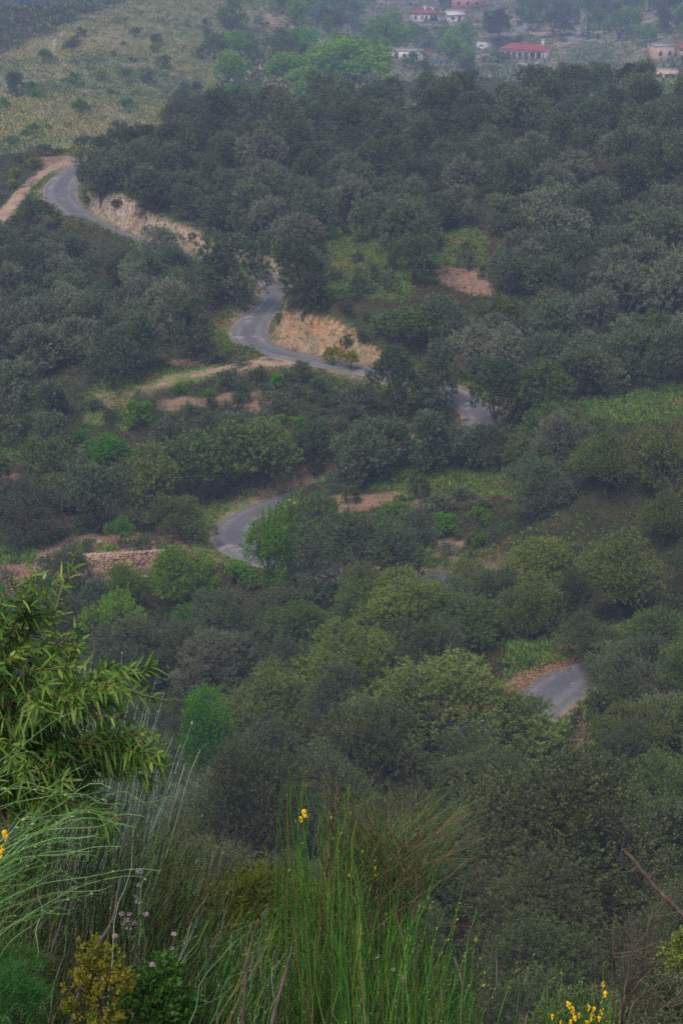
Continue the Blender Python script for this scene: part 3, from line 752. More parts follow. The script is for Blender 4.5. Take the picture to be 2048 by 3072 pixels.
ZONES = [  # name, polygon of crown centres, spacing, crown width, kinds, phrase
 ('knoll crest',[(520,290),(700,255),(1130,255),(1300,240),(1700,165),(2048,185),(2230,200),(2230,420),(1400,450),(700,420),(520,400)],4.5,(4.4,6.2),('olive','olive','dark'),'along the wooded crest below the village'),
 ('far bend',[(235,430),(520,390),(700,420),(700,700),(560,650),(400,600),(240,580)],4.2,(3.6,4.8),('olive','dark'),'above the pale bank at the far bend'),
 ('knoll middle',[(700,420),(1400,450),(1400,800),(1180,800),(1150,690),(1010,690),(980,780),(860,900),(820,780),(700,700)],4.4,(4,5.6),('olive','olive','dark','pale'),'round the clearing above the orange bank'),
 ('knoll right',[(1400,450),(2230,420),(2230,800),(1480,800)],4.5,(4.2,5.8),('olive','olive','dark','pale'),'high on the knoll at the right'),
 ('right slope',[(1480,800),(2230,800),(2230,1150),(1700,1180),(1480,1180),(1420,1130),(1300,1120),(1160,1050),(1160,930),(1300,900),(1480,880)],4.0,(4.2,5.4),('olive','pale','olive','oak'),'on the right slope above the terrace'),
 ('left grove',[(-160,700),(190,700),(330,740),(560,780),(760,830),(760,900),(700,960),(500,1060),(-160,960)],3.8,(3.6,4.8),('olive','olive','pale'),'in the left grove below the far bend'),
 ('left edge',[(-160,960),(500,1060),(380,1080),(270,1180),(240,1400),(-160,1400)],3.7,(3.6,4.6),('olive','olive','pale','oak'),'at the left edge by the scrubby slope'),
 ('hairpin row',[(-160,1400),(240,1400),(400,1320),(640,1270),(930,1280),(1000,1260),(1020,1330),(900,1420),(700,1470),(560,1550),(-160,1600)],3.7,(3.6,4.6),('olive','oak','oak'),'above the lower hairpin and dirt field'),
 ('terrace right',[(1480,1260),(2230,1250),(2230,1560),(1700,1560),(1480,1500),(1540,1440)],3.8,(3.8,5),('olive','oak','oak'),'right of and below the grassy terrace'),
 ('right bank',[(1400,1600),(1700,1560),(2230,1560),(2230,1900),(1760,1900),(1500,1800)],3.6,(3.8,5),('oak','olive','dark'),'right and above the nearest bend'),
 ('hairpin foot',[(870,1560),(1000,1540),(1300,1600),(1430,1640),(1480,1900),(1300,1730),(1150,1700),(870,1690)],3.6,(3.4,4.4),('olive','oak'),'below the stony bank inside the hairpin'),
 ('gully',[(-160,1780),(250,1800),(480,1750),(750,1720),(900,1740),(880,1850),(800,2000),(620,2250),(-160,2300)],3.4,(3.2,4.4),('olive','green','olive','dark'),'in the dark gully on the left'),
 ('centre oaks',[(850,1750),(1300,1740),(1500,1880),(1500,2000),(1520,2120),(1300,2250),(1000,2340),(560,2340),(620,2150),(800,2000)],3.4,(3.6,4.8),('oak','olive','oak'),'massed left of the nearest road bend'),
 ('front oaks',[(400,2300),(1000,2340),(1300,2250),(1560,2260),(1720,2330),(1760,2500),(2230,2400),(2230,3150),(400,3150)],3.8,(4.2,5.6),('dark','dark','olive'),'in the dark trees behind the brooms'),
 ('bend right',[(1760,2050),(2230,1950),(2230,2400),(1800,2360)],3.6,(3.6,4.8),('olive','oak'),'right of the nearest bend, below its bank'),
 ('far slope wood',[(640,60),(760,-40),(1130,-40),(1090,60),(1000,140),(1100,240),(1000,250),(700,250),(600,200)],13,(5,9),('olive','green','round','green'),'on the hazy wooded slope'),
 ('yellow slope tree',[(0,200),(140,140),(380,30),(640,60),(600,200),(640,270),(500,420),(250,440),(0,560)],24,(2.6,4.6),('dark','olive','green'),'dotted over the yellow hillside'),
 ('village tree',[(1130,60),(1330,80),(1480,60),(1530,130),(1480,120),(1400,170),(1300,160),(1180,140),(1100,120)],13,(5,8.5),('olive','green','round'),'between the village houses'),
 ('village right tree',[(1560,0),(2200,0),(2200,110),(1940,120),(1640,90),(1560,60)],15,(6,10),('olive','olive','green','round'),'on the terraces right of the village'),
]
SHRUBS = [
 ('slope',[(250,1115),(560,1125),(900,1115),(1080,1135),(1320,1180),(1330,1230),(1000,1285),(640,1270),(400,1310),(240,1400)],2.3,(1.3,3.),('shrub','shrub_dark','shrub','shrub_green','shrub'),'on the slope under the middle bend'),
 ('mound',[(890,1510),(1300,1470),(1500,1490),(1440,1640),(1300,1690),(900,1570)],2.3,(1.2,2.4),('shrub','shrub_green','shrub_dark'),'on the mound inside the lower hairpin'),
 ('clearing',[(980,680),(1180,680),(1300,700),(1470,690),(1480,880),(1240,910),(850,920),(880,860)],2.9,(1.2,2.6),('shrub','shrub_dark'),'in the clearing above the orange bank'),
 ('far bank',[(240,600),(420,620),(640,700),(640,740),(560,725),(320,640)],2.6,(.9,1.8),('shrub_dark','shrub'),'on the pale bank at the far bend'),
 ('orange bank',[(800,950),(960,910),(1150,905),(1170,1000),(1130,1060),(1000,1060)],3.4,(.8,1.7),('shrub_dark','shrub'),'on the orange cut bank'),
 ('verge',[(330,1130),(640,1085),(700,1100),(560,1160),(340,1190)],2.6,(1,1.9),('shrub_green','shrub'),'along the path below the middle bend'),
 ('field',[(120,1640),(600,1590),(760,1700),(880,1750),(600,1800),(300,1780),(110,1730)],3.0,(1.1,2.4),('shrub_green','shrub','shrub_green'),'by the dirt field and stone wall'),
 ('bend',[(1790,2080),(1820,1980),(1990,1900),(2048,1980),(1900,2100),(1800,2280)],1.9,(1.1,2.2),('shrub','shrub_green','shrub_dark'),'on the bank right of the nearest bend'),
 ('far verge',[(-60,520),(150,440),(250,460),(140,520),(60,600),(0,700),(-80,640)],2.6,(1.,2.2),('shrub','shrub_yellow','shrub_dark'),'round the red track at the far bend'),
 ('yellow slope',[(0,230),(140,140),(380,30),(640,60),(600,200),(640,280),(500,420),(250,450),(0,560)],11,(1.6,3.6),('shrub_dark','shrub_yellow','shrub','shrub_green'),'on the hazy yellow hillside'),
 ('village shrub',[(1100,120),(1330,60),(1560,50),(2200,20),(2200,230),(1960,220),(1900,130),(1640,120),(1480,170),(1400,235),(1200,235)],12,(2.8,6),('shrub_dark','shrub','shrub_green'),'among the village terraces'),
]
ORD = ['first','second','third','fourth','fifth','sixth','seventh','eighth','ninth','tenth','eleventh','twelfth','thirteenth','fourteenth','fifteenth','sixteenth','seventeenth','eighteenth','nineteenth','twentieth']
ORD += ['twenty-'+o for o in ORD[:9]]+['thirtieth']+['thirty-'+o for o in ORD[:9]]
ADJ = {'olive': 'grey-green olive', 'pale': 'silvery olive', 'oak': 'olive-green oak', 'dark': 'dark oak', 'green': 'bright green tree', 'round': 'rounded green tree',
       'gold': 'yellow-tinged oak', 'shrub': 'grey-green shrub', 'shrub_green': 'fresh green shrub', 'shrub_dark': 'dark shrub', 'shrub_yellow': 'yellow broom'}
def rows_label(inn, phrase, setlab=None):
    """single out every plant of a group by its row and its place in the row"""
    inn.sort(key=lambda t: t[3])
    nr = min(4, max(1, round(len(inn)/9)))
    rn = {1: [''], 2: ['back row', 'front row'], 3: ['back row', 'middle row', 'front row'], 4: ['back row', 'second row back', 'third row back', 'front row']}[nr]
    for rw, nme in zip(np.array_split(np.arange(len(inn)), nr), rn):
        seq = sorted(rw, key=lambda j: inn[j][2])
        for c_, j in enumerate(seq):
            pos = 'leftmost' if c_ == 0 else ('rightmost' if c_ == len(seq)-1 else ORD[c_]+' from left')
            inn[j][1]['label'] = ADJ[inn[j][0]]+' '+phrase+', '+pos+(', '+nme if nme else '')
def fill(zones, seed0, word, shrub=False):
    for zi, (zn, poly, sp_, wr, kinds, phrase) in enumerate(zones):
        g = np.random.default_rng(seed0+zi)
        ymx = 300 if poly[0][1] > 230 or poly[-1][1] > 590 else 760
        yv = np.array([p[1] for p in poly]).max(); far = yv < 640 and ymx > 300
        y0, y1 = (262, 1150) if far else (46, 300)
        xs, ys = np.meshgrid(np.arange(-.19*y1-4, .19*y1+6, sp_*.5), np.arange(y0, y1, sp_*.5))
        xs = xs.ravel()+g.uniform(-.4, .4, xs.size)*sp_*.5; ys = ys.ravel()+g.uniform(-.4, .4, ys.size)*sp_*.5
        k = np.abs(xs) < ys*.19+4; xs, ys = xs[k], ys[k]
        zs = terrain(xs, ys)
        cu, cv = project(np.stack([xs, ys, zs+np.mean(wr)*(.3 if shrub else .5)], -1)); k = inpoly(cu, cv, poly); xs, ys, zs, cu, cv = xs[k], ys[k], zs[k], cu[k], cv[k]
        if far:
            k = seen(np.stack([xs, ys, zs], -1), np.mean(wr)*.6); xs, ys, zs, cu, cv = xs[k], ys[k], zs[k], cu[k], cv[k]
        o = g.permutation(len(xs)); new = []; cap = (14 if zn == 'clearing' else 40) if shrub else 75
        dr = near_line(xs, ys, road, 10)[0]
        for t in tracks.values(): dr = np.minimum(dr, near_line(xs, ys, t, 10)[0]+.6)
        for i in o:
            if len(new) >= cap: break
            W = g.uniform(*wr)*(.85+.3*g.random()**2); H = W*(g.uniform(.5, .85) if shrub else g.uniform(.8, 1.25)); p = np.array([xs[i], ys[i], zs[i]-.08])
            if dr[i] < 1.6+W*(.36 if shrub else .33): continue
            T = np.array(trees)
            lim = (W*.3+T[:, 2]*.25+sp_*.3) if shrub else (T[:, 2]+W)*.5*sp_/np.mean(wr)*.93
            if (np.hypot(T[:, 0]-p[0], T[:, 1]-p[1]) < lim).any(): continue
            if (far or not shrub) and hides(p, W, H): continue
            if shrub and hides_road(p, W, H): continue
            vis = -60 < cu[i] < 2110 and -40 < cv[i] < 3120
            if far and not vis: continue
            kd = kinds[int(g.integers(len(kinds)))]
            new.append((kd, plant(kd, p, W, H*(1.2 if kd == 'tall' else 1), 'tree', word+' '+phrase, g), cu[i], cv[i], vis))
        rows_label([t for t in new if t[4]], phrase)
        for t in new:
            if not t[4]: t[1]['label'] = ADJ[t[0]]+' '+phrase+', just beyond the picture edge'
        print(zn, len(new))
_rs = np.column_stack([*project(road[:, :3]), road[:, 1]])
def hides_road(p, W, H):
    cu, cv = project(np.array([p[0], p[1], p[2]+H*.5])); s = FPX/math.hypot(p[1], p[2])
    k = _rs[:, 2] > p[1]-1
    return ((((_rs[k, 0]-cu)/(W*.5*s+30))**2+((_rs[k, 1]-cv)/(H*.5*s+6))**2) < 1).any()
# ---------------------------------------------------------------- village
M['white'] = simple('white_wash', (.72,.70,.68), (.58,.55,.52), .8, .9, .2)
M['redroof'] = simple('red_roof_tile', (.36,.10,.085), (.26,.075,.06), 1.5, .85, .2)
M['pinkwall'] = simple('pink_wall', (.62,.24,.26), (.55,.26,.25), .6, .9, .2)
M['beige'] = simple('beige_wall', (.50,.36,.28), (.42,.31,.24), .6, .9, .2)
M['stone'] = simple('wall_stone', (.40,.27,.2), (.28,.185,.135), 2.2, .95, .1, .7, 9)
M['rock'] = simple('grey_rock', (.33,.26,.2), (.22,.17,.13), 2.2, .95, .1, .7, 6)
M['glass'] = simple('window_glass', (.03,.035,.045), (.02,.025,.03), 1, .2, .5)
M['blue'] = simple('blue_paint', (.04,.16,.55), (.04,.14,.48), 1, .35, .5)
M['whitepaint'] = simple('white_paint', (.75,.77,.8), (.7,.72,.76), 1, .35, .5)
M['tyre'] = simple('tyre_rubber', (.02,.02,.02), None, 1, .8)
M['metal'] = simple('pole_concrete', (.5,.48,.46), (.4,.38,.37), 1, .9)
M['greyroof'] = simple('flat_roof', (.34,.31,.3), (.25,.23,.22), 1, .9)
def site(u, v, lo=262): return ground_hit(u, v, lo)
def part(name, mb, mat, par): return obj(name, mb.mesh(name), mat, par)
def house(nm, label, u, v, rz, L, Wd, H, wall, roof, kind, wins=(), door=None, chim=None, over=.35, rise=1.3, porch=None):
    p = site(u, v); e = tag(empty(nm, p, rz, 1.22), label, 'house')
    b = MB(); b.box(-L/2, L/2, 0, Wd, -1.5, H); part('wall', b, wall, e)
    r = MB()
    if kind == 'hip':
        a, c = L/2+over, over; h = H+.02
        v_ = [(-a,-c,h),(a,-c,h),(a,Wd+c,h),(-a,Wd+c,h),(-a+Wd*.5,Wd/2,h+rise),(a-Wd*.5,Wd/2,h+rise)]
        r.add(v_, [(0,1,5,4),(2,3,4,5)]); r.add(v_, [(1,2,5),(3,0,4)]); r.add(v_[:4], [(3,2,1,0)])
    elif kind == 'mono':
        a, c = L/2+over, over; h = H+.02
        v_ = [(-a,-c,h),(a,-c,h),(a,Wd+c,h+rise),(-a,Wd+c,h+rise)]; w_ = [(x, y, z+.14) for x, y, z in v_]
        r.add(v_+w_, [(0,3,2,1),(4,5,6,7),(0,1,5,4),(1,2,6,5),(2,3,7,6),(3,0,4,7)])
    else:
        r.box(-L/2-.06, L/2+.06, -.06, Wd+.06, H+.003, H+.2)
    ro = part('roof', r, roof, e)
    if chim:
        for cx, cy, ch in chim:
            c_ = MB(); c_.box(cx-.35, cx+.35, cy-.3, cy+.3, H, H+ch); c_.box(cx-.45, cx+.45, cy-.4, cy+.4, H+ch, H+ch+.15); part('chimney', c_, M['white'], ro)
    for x, z, w, h in wins:
        f = MB()
        for q in ((x-w/2-.07, x-w/2, z-h/2, z+h/2), (x+w/2, x+w/2+.07, z-h/2, z+h/2), (x-w/2-.07, x+w/2+.07, z+h/2, z+h/2+.07), (x-w/2-.1, x+w/2+.1, z-h/2-.1, z-h/2)): f.box(q[0], q[1], -.06, .02, q[2], q[3])
        fo = part('window', f, M['white'], e); g_ = MB(); g_.box(x-w/2, x+w/2, -.02, .015, z-h/2, z+h/2); part('pane', g_, M['glass'], fo)
    if door:
        x, w, h = door; d_ = MB(); d_.box(x-w/2, x+w/2, -.04, .015, 0, h); part('door', d_, M['bark'], e)
    if porch:
        x0, x1 = porch; q = MB(); q.box(x0, x1, -2.2, -.35, H-.25, H-.12); part('porch_roof', q, roof, e)
        n = max(2, int((x1-x0)/1.6)); 
        for i in range(n+1):
            q = MB(); xx = x0+.12+(x1-x0-.24)*i/n; q.box(xx-.11, xx+.11, -2.15, -1.93, -.8, H-.253); part('porch_pillar', q, M['white'], e)
    return e
R_ = math.radians
house('red_roofed_house', 'long low white house with a red hipped roof and pillared porch front', 1566, 176, R_(-22), 12.8, 6, 2.4, M['white'], M['redroof'], 'hip',
      [(x, 1.4, .8, 1.2) for x in (-5, -3.2, -1.4, .4, 2.2, 4.6)], (3.4, .9, 2.), [(4.6, 3.2, 2.3)], porch=(-6, 6))
house('red_roofed_house', 'white house with a flat-pitched red roof and dark porch near the top edge', 1275, 66, R_(-4), 8, 5, 2.6, M['white'], M['redroof'], 'mono', [(-3, 1.4, .8, 1.1), (-1, 1.4, .7, 1.1), (2.6, 1.2, 2.4, 1.9)], (.3, .9, 2.), [(-.2, 3.4, 1.9), (2.2, 3.6, 1.5)], rise=.9)  # widest dark pane is a flat sheet standing for the shaded porch opening
house('white_shed', 'white shed with a pale pitched roof right of the upper red-roofed house', 1366, 66, R_(6), 5, 4, 2.1, M['white'], M['white'], 'mono', [(-1, 1.2, .9, .8)], (1.2, .9, 1.8), rise=.8)
house('pink_house', 'pink house cut by the top edge of the picture', 1402, 24, R_(4), 10, 7, 5, M['pinkwall'], M['beige'], 'flat', [(-3, 1.6, 1, 1.2), (0, 1.6, 1, 1.2), (3, 1.6, 1, 1.2)])
house('white_house', 'flat-roofed long white house half hidden by round green trees', 1207, 180, R_(-8), 8.8, 5, 1.9, M['white'], M['greyroof'], 'flat', [(-3, 1., .8, .8), (.4, 1., .8, .8), (2.6, 1., .8, .8)], (-1.4, .9, 1.7))
house('red_roofed_shed', 'small shed with a red lean-to roof beside the flat-roofed white house', 1276, 184, R_(-8), 2.8, 3, 1.6, M['beige'], M['redroof'], 'mono', (), (.3, .9, 1.5), rise=.5)
house('beige_house', 'plain beige house with a flat roof at the right picture edge', 1992, 186, R_(14), 5, 5, 3.6, M['beige'], M['greyroof'], 'flat', [(-1.2, 2, .9, 1.1), (1.2, 2, .9, 1.1)])
house('beige_house', 'beige house cut by the right picture edge beside another', 2062, 178, R_(5), 3.4, 4, 2.4, M['beige'], M['redroof'], 'mono', [(-.9, 1.3, .7, .9)], rise=.7)
house('low_shed', 'low pale shed with a tiled roof among olives at the right edge', 1995, 246, R_(-10), 3.4, 3, 1.3, M['beige'], M['beige'], 'mono', [(-1, .7, .5, .5)], rise=.5)
house('pale_shed', 'small pale block shed below the upper red-roofed house', 1350, 128, R_(3), 3.6, 3, 2.3, M['beige'], M['greyroof'], 'flat', [(.8, 1.4, .7, .7)], (-.7, .8, 1.8))
def garden_wall(label, pts, h, t, mat):
    P = [site(*q) for q in pts]; b = MB()
    for a, c in zip(P[:-1], P[1:]):
        d_ = norm((c-a)*np.array([1, 1, 0])); n_ = np.array([-d_[1], d_[0], 0])*t/2
        v_ = [a-n_, c-n_, c+n_, a+n_]; lo = [q-np.array([0, 0, .8]) for q in v_]; hi = [q+np.array([0, 0, h]) for q in v_]
        b.add(lo+hi, [(0,3,2,1),(4,5,6,7),(0,1,5,4),(1,2,6,5),(2,3,7,6),(3,0,4,7)])
    tag(obj('garden_wall', b.mesh('garden_wall'), mat), label, 'wall')
garden_wall('white terrace wall in front of the long red-roofed house', [(1555,196),(1598,200),(1625,190)], .9, .3, M['white'])
garden_wall('pale wall below the blue car', [(1285,206),(1350,203)], 1., .3, M['beige'])
garden_wall('pale wall in front of the upper red-roofed house', [(1240,76),(1310,78),(1380,80)], .7, .3, M['beige'])
def car(nm, label, u, v, rz, L, mat, van=False):
    e = tag(empty(nm, site(u, v), rz, 1.25), label, 'car'); w = .85; b = MB()
    prof = [(-.5,.3),(.5,.3),(.5,.75),(.28,.85),(.14,1.42),(-.3,1.45),(-.46,.9),(-.5,.8)] if not van else [(-.5,.3),(.5,.3),(.5,.9),(.4,1.05),(.3,1.85),(-.48,1.9),(-.5,1.)]
    n = len(prof); V = [(x*L, s*w, z) for s in (-1, 1) for x, z in prof]
    b.add(V, [(i, (i+1) % n, n+(i+1) % n, n+i) for i in range(n)])
    for s in (0, 1):
        for i in range(1, n-1): b.add([V[s*n], V[s*n+i], V[s*n+i+1]], [(0, 1, 2) if s == 0 else (0, 2, 1)])
    part('body', b, mat, e)
    for s in (-1, 1):
        g_ = MB(); g_.box(-.28*L, .13*L, s*w-.01, s*w+.012, .92, 1.33); part('window', g_, M['glass'], e)
        for x in (-.3, .3):
            t_ = MB(); t_.tube([(x*L, s*w-.1, .32), (x*L, s*w+.06, .32)], [.32, .32], 14)
            t_.tube([(x*L, s*w+.06, .32), (x*L, s*w+.07, .32)], [.32, .02], 14); part('wheel', t_, M['tyre'], e)
    return e
car('parked_car', 'blue car parked beside the white house and its red lean-to', 1318, 199, R_(5), 3.8, M['blue'])
car('parked_van', 'small white van parked above the hedge of the long red-roofed house', 1447, 148, R_(-20), 3.2, M['whitepaint'], True)
p = site(1754, 122); e = tag(empty('utility_pole', p, 0, 1.4), 'pale concrete utility pole beside the village lane', 'pole')
b = MB(); b.tube([(0,0,-.5),(0,0,5.6)], [.14,.09], 8); part('post', b, M['metal'], e); b = MB(); b.box(-.6,.6,-.05,.05,5.2,5.32); part('crossarm', b, M['bark'], e)
# lanes and trails of the far slopes
M['lane'] = simple('lane_asphalt', (.27,.26,.28), (.22,.21,.23), .5, .9)
M['trail'] = simple('trail_dirt', (.42,.34,.26), (.33,.26,.2), .5, .95)
def far_ribbon(nm, pts, w, mat):
    P = np.array([list(site(u, v))+[w] for u, v in pts]); L = catmull(P, 14); L[:, 2] = terrain(L[:, 0], L[:, 1])
    ribbon(nm, L, mat, .1, .2, 5, True, .3)
far_ribbon('lane', [(1500,118),(1535,104),(1572,88),(1560,72),(1500,62)], 6, M['lane'])
far_ribbon('lane', [(1690,112),(1740,118),(1800,123),(1860,126),(1930,126),(2100,124)], 4.5, M['lane'])
far_ribbon('dirt_path', [(1590,98),(1635,104),(1690,112)], 2.5, M['trail'])
far_ribbon('dirt_path', [(1130,2),(1190,14),(1260,20),(1330,28)], 3, M['trail'])
far_ribbon('dirt_path', [(205,90),(165,125),(170,160),(195,200)], 1.2, M['trail'])
far_ribbon('dirt_path', [(120,285),(125,325),(135,365)], 1.2, M['trail'])
for zone_, s0, word, sh in ((ZONES, 900, 'trees', False), (SHRUBS, 950, 'shrubs', True)): fill(zone_, s0, word, sh)
# trees the clearings leave bare at the road's end and special shrubs: S pixels
for kd, u, v0, v1, w, lab in [
 ('shrub_yellow',204,705,668,30,'bright yellow flowering broom at the outer edge of the far bend'),
 ('shrub_yellow',215,722,698,26,'smaller yellow broom below the other by the far bend'),
 ('shrub_yellow',1005,1100,1045,60,'yellow-green bush at the foot of the orange bank by the road'),
 ('shrub_yellow',1050,1112,1062,70,'yellow-green bush right of its twin under the orange bank'),
 ('shrub_dark',1085,1035,995,45,'small dark shrub growing in the middle of the orange bank'),
 ('shrub_dark',1040,955,915,50,'dark shrub hanging over the upper edge of the orange bank'),
 ('shrub_yellow',1190,1215,1150,60,'yellowish bush on the slope beside the road, left of the short grey piece'),
 ('shrub_dark',1085,1445,1335,150,'bushy dark shrub at the foot of the rounded olive on the terrace'),
 ('shrub',730,1100,1075,60,'low shrub on the lower road edge by the pale dirt spur'),
 ('shrub',650,1085,1052,80,'low green bush at the outer verge of the middle bend')]:
    p = ground_hit(u, v0); s = FPX/math.hypot(p[1], p[2]); plant(kd, p-np.array([0, 0, .05]), w/s, (v0-v1)/s*1.1, lab)

# ---------------------------------------------------------------- dry stone wall and boulders
def boulder(g, c, s, mb):
    d = rdir(14, g); 
    import bmesh as _b
    bm = _b.new(); _b.ops.create_icosphere(bm, subdivisions=2, radius=1)
    v = np.array([x.co[:] for x in bm.verts]); f = [[q.index for q in x.verts] for x in bm.faces]; bm.free()
    for k in range(9): v = v - np.maximum((v@d[k]-g.uniform(.55, .85)), 0)[:, None]*d[k]
    mb.add(v*np.asarray(s)+np.asarray(c), f, g.uniform(0, 1))
g = np.random.default_rng(5); mb = MB()
line = catmull(np.array([at(104,1742,130.0), at(165,1738,130.1), at(230,1733,130.2), at(380,1722,130.6), at(492,1704,131.6)]), 40)
line[:, 2] = terrain(line[:, 0], line[:, 1]); seg = np.concatenate([[0], np.cumsum(np.hypot(*np.diff(line[:, :2], axis=0).T))])
for row in range(7):
    s = g.uniform(0, .2)
    while s < seg[-1]:
        ln = g.uniform(.2, .42); c = np.array([np.interp(s+ln/2, seg, line[:, k]) for k in range(3)]); c[2] += -.12+row*.165
        boulder(g, c+np.array([g.normal(0, .02), g.normal(0, .03), g.normal(0, .01)]), (ln*.6, .2, .105), mb); s += ln*.93
for a_, c_ in zip(line[:-1:8], line[8::8]):
    n_ = norm(np.array([-(c_-a_)[1], (c_-a_)[0], 0]))*.12; up_ = np.array([0, 0, 1.])
    v_ = [a_-n_-up_*.4, c_-n_-up_*.4, c_+n_-up_*.4, a_+n_-up_*.4, a_-n_+up_*.9, c_-n_+up_*.9, c_+n_+up_*.9, a_+n_+up_*.9]
    mb.add(v_, [(0,3,2,1),(4,5,6,7),(0,1,5,4),(1,2,6,5),(2,3,7,6),(3,0,4,7)], .3)
tag(obj('stone_wall', mb.mesh('stone_wall'), M['stone']), 'dry stone wall along the lower side of the dirt field', 'wall')
for i, (u, v, s, lab) in enumerate([(858,1521,.24,'pale boulder nearest the road at the upper arm of the hairpin'), (884,1510,.2,'pale boulder right of another beside the upper arm of the hairpin'),
    (868,1503,.17,'small boulder behind two others by the hairpin'), (590,1690,.3,'grey stone on the verge below the hairpin'), (606,1703,.22,'small stone on the verge beside a larger one'),
    (1180,1445,.3,'grey stone lying in the grass of the terrace'), (300,1628,.25,'grey stone lying in the dirt field')]):
    mb = MB(); boulder(g, (0, 0, .1*s), (s*1.2, s, s*.75), mb); p = ground_hit(u, v)
    o = tag(obj('boulder', mb.mesh('boulder'), M['rock']), lab, 'rock'); o.location = [float(a) for a in p]; o.rotation_euler = (0, 0, i*1.3)

# ---------------------------------------------------------------- ground cover nobody could count
M['cover'] = colmat('ground_cover')
def clumps(name, xy, r, per, L, Wd, cols, upright, g, hz=.8):
    n = len(xy); z = zfast(xy[:, 0], xy[:, 1]); k = np.repeat(np.arange(n), per); N = len(k)
    r = np.broadcast_to(r, (n,)); L = np.broadcast_to(L, (n,)); Wd = np.broadcast_to(Wd, (n,))
    a = g.uniform(0, 2*PI, N); rr = np.sqrt(g.uniform(0, 1, N))*r[k]; h = (1-(rr/r[k])**2)*r[k]*hz*g.uniform(.1, 1, N)
    base = np.column_stack([xy[k, 0]+rr*np.cos(a), xy[k, 1]+rr*np.sin(a), z[k]+h-.03])
    d = rdir(N, g); d[:, 2] = np.abs(d[:, 2])+upright; d = norm(d)
    V, Fq = diamonds(base, d, L[k]*g.uniform(.6, 1.3, N), Wd[k]*g.uniform(.6, 1.3, N), g)
    c = cols[k]*g.uniform(.7, 1.3, (N, 1))
    return tag(obj(name, mesh_np(name, V, Fq, col=np.repeat(c, 4, 0)), M['cover']), kind='stuff')
def palette(g, n, pal, p): return np.array(pal)[g.choice(len(pal), n, p=np.array(p)/sum(p))]
def scatter(g, n, y0, y1, poly=None, pad=.02, power=2.):
    y = (g.uniform(y0**(1/power), y1**(1/power), n))**power if power != 1 else g.uniform(y0, y1, n)
    x = g.uniform(-1, 1, n)*y*(.16+pad)
    return np.column_stack([x, y])
g = np.random.default_rng(77)
# grass on the terraces, verges and clearings
xy = scatter(g, 260000, 76, 262, power=1.)
z = zfast(xy[:, 0], xy[:, 1]); u, v = project(np.column_stack([xy, z])); dr = near_line(xy[:, 0], xy[:, 1], road, 8)[0]
w = np.zeros(len(xy))
for poly, s in GRASS: w = np.maximum(w, s*inpoly(u+g.normal(0, 10, len(u)), v+g.normal(0, 5, len(u)), poly))
w = np.maximum(w, .55*((dr < 3.4)&(dr > 1.9)))
k = (g.random(len(xy)) < w) & (dr > 1.75)
for poly, s in EARTH[:1]+EARTH[-4:]: k &= ~(inpoly(u, v, poly) & (g.random(len(u)) < .92))
for t in tracks.values(): k &= near_line(xy[:, 0], xy[:, 1], t, 8)[0] > .8
xy = xy[k][:30000]; f = fbm(xy[:, 0]/5, xy[:, 1]/5, 9, 2)
cols = np.where((f > .42)[:, None], palette(g, len(xy), [(.24,.17,.035),(.18,.18,.035)], [1, 1]), palette(g, len(xy), [(.07,.15,.022),(.11,.19,.028),(.15,.2,.035),(.26,.24,.12)], [4, 5, 3, .4]))
clumps('grass', xy, .22, 7, .3, .05, cols, .9, g, .15)
# low herbs and dead leaves under the trees
xy = scatter(g, 60000, 60, 262, power=1.); dr = near_line(xy[:, 0], xy[:, 1], road, 8)[0]; k = dr > 2.2
for t in tracks.values(): k &= near_line(xy[:, 0], xy[:, 1], t, 8)[0] > 1.
z = zfast(xy[:, 0], xy[:, 1]); u, v = project(np.column_stack([xy, z]))
e_ = np.zeros(len(xy), bool)
for poly, s in EARTH: e_ |= inpoly(u, v, poly)
k &= ~(e_ & (g.random(len(xy)) < .85)); k &= ~inpoly(u, v, CLEAR[6][0]) & ~inpoly(u, v, CLEAR[1][0])
xy = xy[k]; f = fbm(xy[:, 0]/7, xy[:, 1]/7, 19, 2)
cols = np.where((f > .1)[:, None], palette(g, len(xy), [(.10,.06,.028),(.07,.055,.03),(.16,.075,.03)], [3, 3, .7]), palette(g, len(xy), [(.03,.05,.015),(.05,.075,.018),(.04,.06,.03)], [1, 1, 1]))
clumps('undergrowth', xy, g.uniform(.25, .6, len(xy)), 8, .22, .09, cols, .5, g, .7)
# scrub on the yellow hillside and the far slopes
xy = scatter(g, 60000, 262, 640, power=1.); z = zfast(xy[:, 0], xy[:, 1]); u, v = project(np.column_stack([xy, z]))
k = inpoly(u+g.normal(0, 12, len(u)), v+g.normal(0, 6, len(u)), YEL[0][0]) & seen(np.column_stack([xy, z])); xy = xy[k][:17000]; f = fbm(xy[:, 0]/9, xy[:, 1]/14, 29, 3)
dens = g.random(len(xy)) < np.clip(.75+f*1.2, .2, 1); xy = xy[dens]; f = f[dens]
u, v = project(np.column_stack([xy, zfast(xy[:, 0], xy[:, 1])]))
yel = np.clip((330-u)/300+(v-150)/500, 0, 1)
cols = palette(g, len(xy), [(.24,.225,.075),(.17,.20,.07),(.27,.22,.11),(.10,.15,.05),(.075,.115,.05)], [3, 3, 2, 2.4, 1.8])
bnd = fbm((xy[:, 0]+.5*xy[:, 1])/34, (xy[:, 1]-.3*xy[:, 0])/60, 57, 4)+.12*g.normal(0, 1, len(xy))
cols = np.where((bnd > .13)[:, None], palette(g, len(xy), [(.065,.105,.04),(.05,.085,.04),(.09,.13,.05)], [3, 2, 2]), cols)
cols = np.where((bnd < -.24)[:, None], palette(g, len(xy), [(.28,.20,.13),(.22,.19,.08)], [1, 1.5]), cols)
